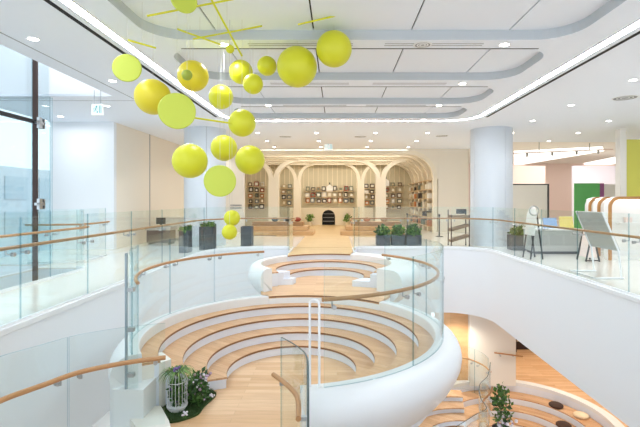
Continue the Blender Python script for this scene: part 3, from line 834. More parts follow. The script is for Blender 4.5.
def shelfbay(bay, xs, zs, y, wide, hi):
    for j, z in enumerate(zs):
        sh = MB().box(xs[0]-.25, xs[-1]+.25, y-.16, y, z-.03, z).build('wall_shelf', M['shelf'])
        tag(sh, 'thin wall shelf, %s of the %s bay of the library' % (rowname[j], bay), 'shelf', 'wall shelves of the library')
        for i, x in enumerate(xs):
            w = wide*rng.uniform(.75, 1.1); h = hi*rng.uniform(.75, 1.08); ci = rng.choice((0, 0, 6, 10, 3, 8, 2, 7, 11, 4, 9))
            r_ = empty('picture_book', (x+rng.uniform(-.03, .03), y-.07, z), '%s book facing out, %s, %s library bay, number %d from left' % (cname[ci], rowname[j], bay, i+1), 'book', 'books shown on the library wall')
            MB().box(-w/2, w/2, -.02, .02, 0.001, h).build('cover', cm[ci], r_, rel=False)
            MB().box(-w/2+.05, w/2-.05, -.024, -.0201, .06, h-.06).build('picture', cm[rng.choice([q for q in (1, 5, 9, 4, 8, 1, 5) if q != ci])], r_, rel=False)
shelfbay('middle', [-1.85+i*.345 for i in range(9)], [2.12, 1.74, 1.38], 26.95, .27, .29)
shelfbay('inner left', [-3.32+i*.36 for i in range(2)], [2.3, 1.95, 1.6, 1.25], 26.95, .26, .27)
shelfbay('inner right', [1.85+i*.36 for i in range(2)], [2.3, 1.95, 1.6, 1.25], 26.95, .26, .27)
shelfbay('outer left', [-5.4+i*.36 for i in range(3)], [2.4, 2.05, 1.7, 1.35, 1.0], 26.95, .27, .28)
shelfbay('outer right', [3.1+i*.4 for i in range(3)], [2.4, 2.05, 1.7, 1.35, 1.0], 26.95, .27, .28)
for x, z, lab in ((-.46, 2.06, 'small white house shaped display above the arch niche'), (3.05, 2.42, 'small white house shaped display at the right of the library')):
    r_ = empty('house_display', (x, 26.85, z), lab, 'display')
    MB().box(-.2, .2, -.05, .05, .001, .3).build('body', M['board'], r_, rel=False)
    rf = MB(); rf.add([(-.22,-.06,.3),(.22,-.06,.3),(0,-.06,.46),(-.22,.06,.3),(.22,.06,.3),(0,.06,.46)], [(0,1,2),(5,4,3),(0,3,4,1),(1,4,5,2),(2,5,3,0)]); rf.build('roof', M['board'], r_, rel=False)
    MB().cyl(0, 0, .44, .58, .03, 8).build('chimney', M['black'], r_, rel=False)
# side shelves between the ribs at the right (spines seen from the side)
for i in range(5):
    y0, y1 = yr[i]+.3, yr[i+1]-.02
    r_ = empty('side_bookcase', (4.6, (y0+y1)/2, 0), 'tall cream bookcase between two ribs, %s from the library entrance' % ('first','second','third','fourth','fifth')[i], 'bookcase', 'bookcases between the ribs')
    MB().box(4.74, 4.84, y0, y1, 0, 2.55).build('back_panel', M['libcream'], r_)
    for z in (.25, .7, 1.15, 1.6, 2.05, 2.5): MB().box(4.36, 4.74, y0, y1, z, z+.03).build('shelf', M['shelf'], r_)
    for z in (.28, .73, 1.18, 1.63, 2.08):
        for q_ in range(2):
            yy = y0+.12+q_*(y1-y0)/2; ci = rng.choice((1, 4, 4, 5, 7, 9, 8, 11, 0))
            b_ = MB().box(4.44, 4.70, yy, yy+.26, z+.001, z+rng.uniform(.2, .3)).build('book', cm[ci])
            tag(b_, '%s book on the %s side bookcase, shelf %d up, %s of two' % (cname[ci], ('first','second','third','fourth','fifth')[i], int(round((z-.28)/.45))+1, ('nearer','farther')[q_]), 'book', 'books on the side bookcases')
# stepped timber benches on both sides of the passage
for sx, x0, x1, lab in ((1, -3.9, -1.05, 'stepped timber seating at the left of the library passage'), (-1, .15, 2.95, 'stepped timber seating at the right of the library passage')):
    r_ = empty('stepped_bench', ((x0+x1)/2, 19.5, 0), lab, 'bench')
    for i in range(3):
        a = x0 if sx > 0 else x0+i*.25; b = x1-i*.25 if sx > 0 else x1
        MB().box(a, b, 18.7+i*.55, 20.45, i*.18+.01, i*.18+.18).build('step', M['benchwood'], r_)
for i, (x, y, z, c) in enumerate(((-2.9, 20.15, .541, 3), (-2.3, 20.15, .541, 0), (-1.85, 20.15, .541, 2), (.95, 20.15, .541, 4), (1.4, 20.15, .541, 11), (2.2, 20.15, .541, 7))):
    b = MB(); b.sphere((x, y, z+.10), .17, 16, sc=(1, .8, .6))
    lab = ['slate cushion at the outer end of the left stepped bench', 'dark cushion in the middle of the left stepped bench', 'brick red cushion at the inner end of the left stepped bench', 'tan cushion at the inner end of the right stepped bench', 'orange cushion in the middle of the right stepped bench', 'ochre cushion at the outer end of the right stepped bench'][i]
    tag(b.build('cushion', cm[c], smooth=180), lab, 'cushion', 'cushions on the stepped benches')
for x, lab in ((-1.75+.1, 'small plant at the left of the arch niche'), (.62, 'small plant at the right of the arch niche')):
    r_ = empty('potted_plant', (x, 25.9, 0), lab, 'plant')
    MB().cyl(0, 0, .007, .25, .12, 14, .15).build('pot', M['libcream'], r_, rel=False)
    MB().leaves((0, 0, .45), (.22, .2, .22), 90, .16, (0, 1)).build('foliage', [M['leaf'], M['leaflight']], r_, rel=False)

# ================================================================== THINGS ON THE UPPER FLOOR
def planter(x0, x1, y, d, h, label, fol, m=M['charcoal']):
    r_ = empty('planter', ((x0+x1)/2, y, 0), label, 'planter', 'dark planter boxes along the balustrade')
    w = (x1-x0)/2
    b = MB(); t_ = .03
    b.box(-w, w, -d/2, -d/2+t_, .002, h); b.box(-w, w, d/2-t_, d/2, .002, h); b.box(-w, -w+t_, -d/2+t_, d/2-t_, .002, h); b.box(w-t_, w, -d/2+t_, d/2-t_, .002, h)
    b.build('box', m, r_, rel=False)
    MB().box(-w+t_, w-t_, -d/2+t_, d/2-t_, .05, h-.04).build('soil', M['soil'], r_, rel=False)
    if fol:
        MB().leaves((0, 0, h+fol*.3), (w*.98, d*.55, fol*.7), 420, .11, (0, 0, 1, 2)).build('foliage', [M['leaf'], M['leafdark'], M['leaflight']], r_, rel=False)
    return r_
planter(2.36, 2.86, 14.75, .42, .36, 'dark planter with a leafy shrub, rightmost of three before the library', .34)
planter(1.86, 2.30, 14.75, .42, .36, 'dark planter with a leafy shrub, middle of three before the library', .32)
planter(1.34, 1.80, 14.75, .42, .35, 'dark planter with a leafy shrub, leftmost of three before the library', .32)
planter(5.40, 6.05, 13.45, .42, .46, 'dark planter with a shrub beside the right column', .28)
planter(-4.62, -4.36, 12.75, .4, .66, 'narrow dark planter box at the foot of the left column', .06)
planter(-4.28, -3.86, 13.55, .42, .72, 'taller dark planter box before the left column', .10)
planter(-3.22, -2.86, 14.55, .35, .66, 'dark planter box right of the left column, behind the two low balls', 0)
# bench, monitor and cream counter by the left wall
r_ = empty('display_bench', (-6.2, 15.2, 0), 'dark low display bench beside the cream left wall', 'bench')
MB().box(-6.65, -5.75, 14.85, 15.5, .5, .62).build('top', M['grey'], r_); MB().box(-6.6, -5.8, 14.9, 15.45, .06, .5).build('body', M['charcoal'], r_)
for x in (-6.55, -5.87): MB().box(x, x+.05, 14.95, 15.4, .001, .06).build('leg', M['black'], r_)
r_ = empty('monitor', (-6.2, 15.15, .62), 'small dark screen standing on the low display bench', 'monitor')
MB().box(-6.36, -6.04, 15.12, 15.16, .70, .93).build('screen', M['black'], r_); MB().box(-6.3, -6.1, 15.07, 15.22, .621, .635).build('base', M['black'], r_); MB().box(-6.23, -6.17, 15.13, 15.16, .635, .70).build('stem', M['black'], r_)
r_ = empty('reception_counter', (-5.9, 16.6, 0), 'cream counter behind the low display bench', 'counter')
MB().box(-6.6, -5.5, 16.4, 17.0, .08, .86).build('body', M['offwhite'], r_); MB().box(-6.65, -5.45, 16.36, 17.04, .86, .9).build('top', M['cream'], r_); MB().box(-6.55, -5.55, 16.45, 16.95, .001, .08).build('plinth', M['grey'], r_)
# queue posts
for x, y, lab in ((4.33, 18.2, 'black queue post before the cream wall right of the library'), (3.2, 19.6, 'black queue post farther back, left of the other one')):
    r_ = empty('queue_post', (x, y, 0), lab, 'post', 'queue posts')
    MB().lathe([(.001, .001), (.16, .001), (.16, .015), (.03, .035), (.001, .035)], (0, 0), 20).build('base', M['black'], r_, rel=False, smooth=40)
    MB().cyl(0, 0, .03, .86, .025, 12).build('pole', M['black'], r_, rel=False, smooth=40)
    MB().cyl(0, 0, .86, .95, .038, 12).build('head', M['black'], r_, rel=False, smooth=40)
# trolley with tilted trays
r_ = empty('display_trolley', (4.12, 14.5, 0), 'dark metal rack with three tilted wooden trays by the right column', 'rack')
tx0, tx1 = 3.80, 4.40
for x in (tx0, tx1):
    for y in (14.3, 14.7): MB().box(x-.014, x+.014, y-.014, y+.014, .05, 1.22 if y > 14.5 else 1.06).build('post', M['brown'], r_)
for i, z in enumerate((.24, .60, .98)):
    b = MB(); b.add([(tx0,14.3,z-.10),(tx1,14.3,z+.07),(tx1,14.7,z+.07),(tx0,14.7,z-.10),(tx0,14.3,z-.02),(tx1,14.3,z+.15),(tx1,14.7,z+.15),(tx0,14.7,z-.02)], [(0,3,2,1),(4,5,6,7),(0,1,5,4),(1,2,6,5),(2,3,7,6),(3,0,4,7)]) if i < 2 else b.box(tx0, tx1, 14.3, 14.7, z-.06, z+.06)
    b.build('tray', M['traywood'], r_)
MB().box(4.08, tx1+.02, 14.68, 14.72, 1.08, 1.24).build('sign_plate', M['charcoal'], r_)
for x in (tx0, tx1):
    for y in (14.3, 14.7): MB().tube([(x-.015, y, .03), (x+.015, y, .03)], .03, 12).build('wheel', M['black'], r_)
MB().box(3.95, 4.35, 14.36, 14.64, .16+.12, .16+.2).build('bag', M['charcoal'], r_) if False else None
# A-frame sign seen edge on
r_ = empty('folding_sign', (5.2, 11.35, 0), 'folding sign stand with dark legs and a round white top beside the planter', 'sign')
for ya, yb, dx in ((11.3, 11.3, -.16), (11.3, 11.3, .16)):
    MB().bar((5.2+dx, 11.2, .002), (5.2, 11.2, 1.22), .03).build('leg', M['black'], r_); MB().bar((5.2+dx, 11.65, .002), (5.2, 11.65, 1.22), .03).build('leg', M['black'], r_)
b = MB(); n = 14; pl = [(11.15, .62), (11.7, .62)] + [(11.425+.275*math.cos(math.radians(t_*180/n)), 1.1+.275*math.sin(math.radians(t_*180/n))) for t_ in range(n+1)]
k_ = len(pl); b.add([(5.1+(z-.6)*.12, y, z) for y, z in pl]+[(5.12+(z-.6)*.12, y, z) for y, z in pl], [tuple(range(k_)), tuple(reversed(range(k_, 2*k_)))]+[(i, (i+1) % k_, k_+(i+1) % k_, k_+i) for i in range(k_)])
b.build('panel', M['board'], r_)
b = MB(); b.tube([(5.12+.12*math.cos(t_), 11.17, 1.27+.12*math.sin(t_)) for t_ in [i*2*PI/20 for i in range(20)]], .018, 6, closed=True); b.build('ring', M['grey'], r_, smooth=60)
r_ = empty('folding_sign', (6.45, 11.0, 0), 'second folding sign stand with a beige panel under the tilted grey board', 'sign')
for dx in (-.17, .17):
    for y in (10.8, 11.2): MB().bar((6.42+dx, y, .002), (6.42, y, .8), .03).build('leg', M['black'], r_)
MB().bar((6.26, 10.79, .03), (6.58, 10.79, .03), .025).build('crossbar', M['black'], r_)
b = MB(); b.add([(6.30,10.82,.1),(6.54,10.82,.1),(6.44,10.82,.76),(6.40,10.82,.76),(6.30,11.18,.1),(6.54,11.18,.1),(6.44,11.18,.76),(6.40,11.18,.76)], [(0,1,2,3),(7,6,5,4),(0,4,5,1),(1,5,6,2),(2,6,7,3),(3,7,4,0)]); b.build('panel', M['pinkwall'], r_)
# tilted grey display board on white legs
r_ = empty('display_board', (5.4, 8.85, 0), 'tilted grey display board on white tube legs at the right balustrade', 'display board')
b = MB(); P = [(5.18, 9.3, 1.30), (5.18, 8.4, 1.30), (5.50, 8.4, .55), (5.50, 9.3, .55)]; nn = Vector((-.92, 0, -.39))*.035
b.add([Vector(p) for p in P]+[Vector(p)-nn for p in P], [(0,1,2,3),(7,6,5,4),(0,4,5,1),(1,5,6,2),(2,6,7,3),(3,7,4,0)]); b.build('panel', M['grey'], r_)
e_ = MB(); e_.bar((5.18, 8.39, 1.31), (5.50, 8.39, .54), .03); e_.bar((5.18, 9.31, 1.31), (5.50, 9.31, .54), .03); e_.build('frame', M['white_metal'], r_)
for y in (8.4, 9.3):
    MB().tube([(5.50, y, .55), (5.56, y, .02)], .018, 8).build('leg', M['white_metal'], r_)
    MB().tube([(5.60, y, .02), (5.05, y, .02)], .018, 8).build('foot', M['white_metal'], r_)
MB().tube([(5.05, 8.4, .02), (5.05, 9.3, .02)], .014, 8).build('crossbar', M['white_metal'], r_)
# low grey counter with papers
r_ = empty('display_counter', (6.3, 13.0, 0), 'long low grey counter behind the folding signs', 'counter')
MB().box(5.62, 7.0, 12.3, 12.36, .08, .68).build('front_panel', M['grey'], r_); MB().box(5.6, 7.04, 12.28, 13.0, .68, .72).build('top', M['board'], r_); MB().box(5.62, 5.68, 12.36, 12.95, .08, .68).build('side_panel', M['grey'], r_); MB().box(6.95, 7.0, 12.36, 12.95, .08, .68).build('side_panel', M['grey'], r_); MB().box(5.7, 6.9, 12.36, 12.9, .001, .08).build('plinth', M['charcoal'], r_)
for x, z, m_, lab in ((6.30, .3, 'paper_blue', 'pale blue upright leaflet holder on the low grey counter'), (6.78, .34, 'paper_yellow', 'yellow upright leaflet holder on the low grey counter'), (5.85, .26, 'board', 'white upright leaflet holder on the low grey counter')):
    r2 = empty('leaflet_holder', (x, 12.7, .72), lab, 'leaflet holder', 'leaflet holders on the counter')
    b = MB(); b.add([(-.2,-.04,.002),(.2,-.04,.002),(.2,.05,z),(-.2,.05,z),(-.2,0,.002),(.2,0,.002),(.2,.07,z),(-.2,.07,z)], [(0,1,2,3),(7,6,5,4),(0,4,5,1),(1,5,6,2),(2,6,7,3),(3,7,4,0)]); b.build('leaflet', M[m_], r2, rel=False)
    MB().box(-.2, .2, .05, .16, .001, .015).build('foot', M['board'], r2, rel=False)
# rounded kiosks with plywood edges
def kiosk(x0, w, y, d, h, label):
    r_ = empty('display_kiosk', (x0+w/2, y, 0), label, 'kiosk', 'rounded white kiosks with plywood edges')
    rr = .28; hw = w/2
    def loop(ins): return [(-hw+ins, .0)] + arc((-hw+rr, h-rr), rr-ins, 180, 90, 8) + arc((hw-rr, h-rr), rr-ins, 90, 0, 8) + [(hw-ins, .0)]
    def arch(o, i, ya, yb, nm, m):
        n = len(o); vs = []; fs = []
        for (xo, zo), (xi, zi) in zip(o, i): vs += [(xo, ya, zo+.001), (xi, ya, zi+.001), (xi, yb, zi+.001), (xo, yb, zo+.001)]
        for k_ in range(n-1):
            a = k_*4; p = a+4
            for t_ in range(4): fs.append((a+t_, a+(t_+1) % 4, p+(t_+1) % 4, p+t_))
        fs += [(0,1,2,3), ((n-1)*4+3,(n-1)*4+2,(n-1)*4+1,(n-1)*4)]
        b = MB(); b.add(vs, fs); b.build(nm, m, r_, rel=False, smooth=40)
    arch(loop(0), loop(.075), -d/2, -d/2+.04, 'plywood_edge', M['edgewood'])
    arch(loop(.004), loop(.05), -d/2+.04, d/2, 'shell', M['board'])
    MB().box(-hw+.05, hw-.05, d/2-.04, d/2, .12, h-.06).build('back_panel', M['board'], r_, rel=False)
    MB().box(-hw+.05, hw-.05, -d/2+.03, d/2-.04, .0, .12).build('plinth', M['board'], r_, rel=False)
    MB().box(-hw+.3, hw-.06, -d/2+.05, d/2-.04, .93, .97).build('shelf', M['board'], r_, rel=False)
    MB().box(-hw+.05, hw-.05, -d/2+.06, d/2-.05, h-.075, h-.06).build('light', mat('kiosk_light', (1,1,1,1), .5, emit=2.5), r_, rel=False)
    return r_
kiosk(6.99, 2.2, 11.16, .22, 1.64, 'nearest rounded white kiosk with a plywood edge')
kiosk(7.22, 1.9, 12.01, .22, 1.64, 'middle rounded white kiosk, just behind the nearest one')
kiosk(7.50, 1.9, 12.91, .22, 1.64, 'farthest rounded white kiosk, below the green board')
r_ = empty('pink_box', (7.55, 11.16, .97), 'small pale pink box on the shelf of the nearest kiosk', 'box')
MB().box(7.47, 7.63, 11.11, 11.20, .971, 1.08).build('carton', M['pinkwall'], r_); MB().box(7.465, 7.635, 11.105, 11.205, 1.08, 1.1).build('lid', M['pinkwall'], r_)
# lime wall, boards and shop partitions
tag(MB().box(9.55, 12, 14.2, 14.35, .001, 3.55).build('lime_partition', M['limewall']), 'tall lime green partition wall at the right edge behind the kiosks', 'partition')
r_ = empty('shop_portal', (9.43, 14.2, 0), 'white square post beside the lime partition wall', 'post')
MB().box(9.32, 9.53, 14.15, 14.4, .001, 3.9).build('post', M['offwhite'], r_)
r_ = empty('green_board', (11.7, 20.1, 0), 'green display board standing in the back shop', 'board')
MB().box(11.05, 12.22, 20.0, 20.06, .12, 2.33).build('panel', M['green'], r_)
for x in (11.15, 12.05): MB().box(x, x+.06, 19.9, 20.2, .001, .12).build('foot', M['grey'], r_)
r_ = empty('purple_board', (12.33, 20.1, 0), 'narrow purple board beside the green display board', 'board')
MB().box(12.24, 12.42, 20.0, 20.06, .1, 2.33).build('panel', M['purpleboard'], r_); MB().box(12.27, 12.39, 19.9, 20.2, .001, .1).build('foot', M['grey'], r_)
r_ = empty('white_board', (12.9, 20.1, 0), 'white board right of the narrow purple board', 'board')
MB().box(12.44, 13.4, 20.0, 20.06, .1, 2.28).build('panel', M['board'], r_); MB().box(12.8, 13.1, 19.9, 20.2, .001, .1).build('foot', M['grey'], r_)
r_ = empty('shop_partition', (8.9, 20.1, 0), 'wide white shop partition with a dark frame right of the column', 'partition')
MB().box(7.9, 9.78, 20.0, 20.1, .001, 2.25).build('panel', M['board'], r_); MB().box(9.78, 9.86, 19.98, 20.12, .001, 2.30).build('frame', M['charcoal'], r_); MB().box(7.9, 9.78, 19.98, 20.12, 2.25, 2.30).build('top_rail', M['charcoal'], r_)
tag(MB().box(14.3, 17.4, 26.0, 26.2, .001, 3.62).build('lavender_partition', M['lavender']), 'pale lavender wall panel above the green board', 'panel')
tag(MB().box(10.2, 12.6, 26.0, 26.2, .001, 3.62).build('pink_partition', M['pinkwall']), 'pale pink wall panel above the white shop partition', 'panel')
# luminous ceiling fields and a track with spots in the shop
ZP = 4.16
for P, lab in (([(514, 151.5), (602, 147), (604, 151), (514, 166)], 'long slanting glowing ceiling panel nearest the column in the back shop'), ([(584, 163.5), (622, 156), (622, 163), (584, 168)], 'smaller glowing ceiling panel at the right, deeper in the back shop')):
    W = [at(x, y, ZP) for x, y in P]; mx_ = sum(p[0] for p in W)/4; my_ = sum(p[1] for p in W)/4
    r_ = empty('luminous_ceiling_panel', (mx_, my_, ZP), lab, 'ceiling light', 'glowing ceiling panels of the shop')
    MB().prism(W, ZP, ZP+.03).build('diffuser', M['panelglow'], r_)
    MB().prism([(mx_+(x-mx_)*1.02, my_+(y-my_)*1.02) for x, y in W], ZP+.03, ZP+.059).build('frame', M['ceilw'], r_)
r_ = empty('light_track', (10, 19.2, 3.8), 'pale track with spotlights hanging in the back shop', 'light track')
MB().bar((7.6, 19.2, 3.62), (13.2, 20.6, 3.98), .05).build('track', M['pinkwall'], r_)
for x in (8.6, 9.9, 11.2, 12.4):
    k_ = (x-7.6)/5.6; MB().cyl(x, 19.2+1.4*k_, 3.44+.36*k_, 3.60+.36*k_, .05, 10).build('spotlight', M['grey'], r_, smooth=40)
for x in (9.2, 11.9):
    k_ = (x-7.6)/5.6; MB().box(x, x+.03, 19.19+1.4*k_, 19.22+1.4*k_, 3.64+.36*k_, 4.219).build('hanger', M['grey'], r_)

# ================================================================== SIGNS
def exit_sign(x, y, z, w, label):
    r_ = empty('exit_sign', (x, y, z), label, 'sign', 'ceiling exit signs')
    MB().box(-w/2, w/2, -.03, .03, 0, w).build('light_box', M['sign'], r_, rel=False)
    b = MB(); u = w/10
    def bar(x0, z0, x1, z1, t_): b.bar((x0*u, -.033, z0*u), (x1*u, -.033, z1*u), t_*u, .004)
    b.tube([(-.2*u, -.031, 7.6*u), (-.2*u, -.036, 7.6*u)], .8*u, 10)
    bar(-.4, 6.6, -1.2, 4.4, 1.3); bar(-1.0, 4.6, .8, 3.2, .8); bar(.8, 3.4, .4, 1.6, .8); bar(-1.2, 4.4, -2.6, 2.8, .8); bar(-2.6, 2.8, -3.6, 2.8, .7); bar(-.4, 6.4, 1.6, 5.6, .6); bar(-.6, 6.4, -2.4, 6.2, .6); bar(-2.4, 6.2, -3, 4.8, .6)
    bar(2.6, 1.4, 2.6, 8.4, .5); bar(4.0, 1.4, 4.0, 8.4, .5); bar(2.4, 8.4, 4.2, 8.4, .5)
    b.build('running_figure', M['signgreen'], r_, rel=False)
    h = MB(); h.tube([(-w*.3, 0, w), (-w*.3, 0, CZ-z)], .008, 6); h.tube([(w*.3, 0, w), (w*.3, 0, CZ-z)], .008, 6); h.build('hanger', M['steel'], r_, rel=False)
p = atY(97.5, 115, 9.6); exit_sign(p.x, p.y, p.z, .24, 'exit sign with a running figure hanging at the left by the white wall')
p = atY(328.5, 150.5, 19.0); exit_sign(p.x, p.y, p.z, .36, 'exit sign with a running figure hanging before the library arches')
ws = empty('wall_sign', (-4.85, 20.58, 1.15), 'small grey lettering sign on the white wall left of the library', 'sign')
b = MB()
for j in range(2):
    x = -5.1
    for i in range(9):
        b.box(x, x+.045, 20.585, 20.599, 1.26-j*.13, 1.33-j*.13); x += .06
b.build('lettering', M['gapgrey'], ws)

# ================================================================== CEILING LIGHTS
def downlight(x, y, label, energy=60, col=(.90, .95, 1), r=.07, group='recessed ceiling downlights', z=CZ):
    r_ = empty('downlight', (x, y, z), label, 'downlight', group)
    MB().lathe([(r, -.004), (r+.018, -.008), (r+.022, -.001), (r, -.001)], (0, 0), 20).build('trim_ring', M['white_metal'], r_, rel=False, smooth=50)
    MB().cyl(0, 0, -.005, -.002, r, 20).build('lens', M['lamp'], r_, rel=False)
    if energy: lamp('downlight_spot', 'SPOT', (x, y, z-.03), energy, col, .07, angle=130)
for i, y in enumerate(gapmid):
    o_ = ('first', 'second', 'third', 'fourth')[i]
    downlight(2.64, y, 'downlight in the %s ceiling band from the front, right one' % o_, 70)
    downlight(-1.78, y, 'downlight in the %s ceiling band from the front, left one' % o_, 70)
for x, nm in ((6.05, 'inner'), (8.4, 'outer')):
    for i, y in enumerate((6.5, 8.78, 11.1, 13.3)):
        downlight(x, y, 'downlight over the right floor, %s row, %s from the front' % (nm, ('first','second','third','fourth')[i]), 65, (.97, .97, 1))
for i, y in enumerate((6.54, 8.85, 11.0, 13.2)):
    downlight(-4.62, y, 'downlight over the left walkway, %s from the front' % ('first','second','third','fourth')[i], 50, (.95, .97, 1))
downlight(-6.0, 11.2, 'downlight nearest the left exit sign', 20, (.97, .98, 1)); downlight(-8.1, 12.6, 'downlight close to the white front left wall', 25)
for i, y in enumerate((15.7, 17.85, 19.9)):
    for j, x in enumerate((-5.4, -2.9, -.75, 1.4, 3.3, 6.4, 8.8)):
        if y > 18 and x > 5: continue
        downlight(x, y, 'downlight in the %s row before the library, number %d from its left end' % (('first','second','third')[i], j+1), 55, (1, .95, .88))
for i, (x, y, w) in enumerate(((-2.0, 16.6, .22), (.9, 16.6, .22), (4.0, 16.4, .22), (6.9, 10.3, .25), (7.1, 7.6, .25), (1.35, 6.78, .12), (-4.6, 10.0, .05))):
    lab = ['round ceiling vent before the library, left of the exit sign', 'round ceiling vent before the library, right of the exit sign', 'round ceiling vent near the right column', 'round ceiling vent over the kiosks', 'round ceiling vent nearest over the right floor', 'oval speaker grille in the first ceiling band', 'small sprinkler over the left walkway'][i]
    r_ = empty('ceiling_vent', (x, y, CZ), lab, 'vent')
    MB().lathe([(w, -.012), (w+.03, -.006), (w+.03, -.001), (w, -.001)], (0,0), 24).build('ring', M['white_metal'], r_, rel=False, smooth=40)
    MB().cyl(0, 0, -.007, -.002, w, 24).build('grille', M['gapgrey'], r_, rel=False)
    if w > .1:
        for q in (.35, .68): MB().lathe([(w*q-.012, -.010), (w*q+.012, -.010), (w*q+.012, -.0072), (w*q-.012, -.0072)], (0,0), 24).build('blade', M['white_metal'], r_, rel=False)

# ================================================================== PLANTS IN THE BOWL AND BELOW
gm_ = smoothpath([(-2.52, 5.98), (-2.22, 5.60), (-1.9, 5.77), (-1.86, 6.05), (-1.80, 6.42), (-2.02, 6.55), (-2.32, 6.28), (-2.52, 5.98)], 5)[:-1]
r_ = empty('turf_mat', (-2.15, 6.0, -1.36), 'irregular dark green turf mat lying on the bowl floor', 'mat')
MB().prism(gm_, -1.358, -1.335).build('base', M['grassm'], r_)
b = MB()
xs = [p[0] for p in gm_]; ys_ = [p[1] for p in gm_]
def inside(x, y, P):
    c = False; j = len(P)-1
    for i in range(len(P)):
        if (P[i][1] > y) != (P[j][1] > y) and x < (P[j][0]-P[i][0])*(y-P[i][1])/(P[j][1]-P[i][1])+P[i][0]: c = not c
        j = i
    return c
for _ in range(2600):
    x = random.uniform(min(xs), max(xs)); y = random.uniform(min(ys_), max(ys_))
    if not inside(x, y, gm_): continue
    dx, dy = random.gauss(0, .012), random.gauss(0, .012); h = random.uniform(.02, .045)
    b.add([(x-.004, y, -1.336), (x+.004, y, -1.336), (x+dx, y+dy, -1.336+h)], [(0,1,2)], random.choice((0, 0, 1)))
o = b.build('blades', [M['grassm'], M['leafdark']], r_); o['kind'] = 'stuff'
# birdcage
bx_, by_ = -2.20, 5.92
r_ = empty('birdcage', (bx_, by_, -1.335), 'white wire birdcage with plants inside, standing on the turf mat', 'birdcage')
MB().lathe([(.001, .003), (.10, .003), (.135, .05), (.14, .075), (.13, .075), (.12, .055), (.001, .05)], (0,0), 28).build('base', M['white_metal'], r_, rel=False, smooth=40)
b = MB()
for i in range(18):
    a = 2*PI*i/18; c, s_ = math.cos(a), math.sin(a)
    b.tube([(.13*c, .13*s_, .07), (.13*c, .13*s_, .40)] + [(.13*math.cos(t_)*c, .13*math.cos(t_)*s_, .40+.12*math.sin(t_)) for t_ in (.3, .6, .9, 1.2, 1.5)], .0032, 5)
b.build('bars', M['white_metal'], r_, rel=False, smooth=60)
b = MB()
for z in (.09, .40): MB().tube([(.132*math.cos(i*2*PI/28), .132*math.sin(i*2*PI/28), z) for i in range(28)], .004, 5, closed=True).build('band', M['white_metal'], r_, rel=False, smooth=60)
b.tube([(.02*math.cos(i*2*PI/12), 0, .545+.02*math.sin(i*2*PI/12)) for i in range(12)], .004, 5, closed=True)
b.build('ring', M['white_metal'], r_, rel=False, smooth=60)
r2 = empty('trailing_plant', (bx_, by_, -.93), 'leafy plant with arching leaves on top of the birdcage', 'plant')
b = MB()
for i in range(120):
    a = random.uniform(0, 2*PI); L_ = random.uniform(.14, .30); w = .009
    pts = [Vector((math.cos(a)*L_*t_, math.sin(a)*L_*t_, .05+.14*math.sin(t_*2.4)-.10*t_*t_)) for t_ in (0, .25, .5, .75, 1)]
    side = Vector((-math.sin(a), math.cos(a), 0))*w
    vs = [];
    for k_, p_ in enumerate(pts): q_ = side*(1-(k_/4)**2*.9); vs += [p_+q_, p_-q_]
    b.add(vs, [(k_*2, k_*2+1, k_*2+3, k_*2+2) for k_ in range(4)], random.choice((0, 0, 1, 2)))
b.build('foliage', [M['leaf'], M['leaflight'], M['leafdark']], r2, rel=False)
b = MB()
for _ in range(10): b.sphere((random.gauss(0, .04), random.gauss(-.03, .04), .17+random.gauss(0, .02)), .018, 8)
b.build('flowers', M['purple'], r2, rel=False, smooth=180)['kind'] = 'stuff'
r2 = empty('caged_plant', (bx_, by_, -1.28), 'green and purple plant growing inside the birdcage', 'plant')
MB().leaves((0, 0, .19), (.10, .10, .18), 300, .07, (0, 1)).build('foliage', [M['leafdark'], M['leaf']], r2, rel=False)
b = MB()
for _ in range(9): b.sphere((random.uniform(-.07, .07), random.uniform(-.08, 0), random.uniform(.08, .28)), .018, 8)
b.build('flowers', M['purple'], r2, rel=False, smooth=180)['kind'] = 'stuff'
r2 = empty('flowering_plant', (-1.97, 6.1, -1.335), 'bushy plant with mauve flowers right of the birdcage on the turf', 'plant')
MB().leaves((0, 0, .22), (.14, .12, .22), 360, .08, (0, 1)).build('foliage', [M['leafdark'], M['leaf']], r2, rel=False)
b = MB()
for _ in range(34):
    b.sphere((random.gauss(.03, .07), random.gauss(-.04, .06), random.uniform(.08, .46)), random.uniform(.012, .024), 8, mi=random.choice((0, 0, 1)))
b.build('flowers', [M['mauve'], M['petal']], r2, rel=False, smooth=180)['kind'] = 'stuff'
for x, y, lab in ((-2.02, 5.72, 'small white flower posy on the near edge of the turf mat'), (-1.84, 6.25, 'small white flower posy at the right end of the turf mat')):
    r2 = empty('flower_posy', (x, y, -1.334), lab, 'flowers', 'flower posies on the turf')
    b = MB()
    for _ in range(12): b.sphere((random.gauss(0, .022), random.gauss(0, .022), .045+random.gauss(0, .008)), .014, 8)
    b.build('flowers', M['petal'], r2, rel=False, smooth=180)['kind'] = 'stuff'
    MB().leaves((0, 0, .02), (.035, .035, .018), 26, .035, (0,)).build('leaves', M['leaf'], r2, rel=False)
# plant on the lower storey
px_, py_ = at(503, 421, -4.1)
r2 = empty('flowering_shrub', (4.05, 10.6, -4.4), 'leafy shrub with white flowers on the lower storey by the winding balustrade', 'plant')
MB().lathe([(.001, .002), (.16, .002), (.22, .34), (.20, .34), (.18, .30), (.001, .30)], (0,0), 24).build('pot', M['charcoal'], r2, rel=False, smooth=40)
MB().leaves((.02, 0, .86), (.22, .22, .56), 250, .13, (0, 1, 2)).build('foliage', [M['leafdark'], M['leaf']], r2, rel=False)
b = MB()
for _ in range(22): b.sphere((random.gauss(.05, .13), random.gauss(-.15, .08), random.uniform(.4, .7)), random.uniform(.025, .045), 8, mi=random.choice((0, 1)))
b.build('flowers', [M['petal'], M['mauve']], r2, rel=False, smooth=180)['kind'] = 'stuff'
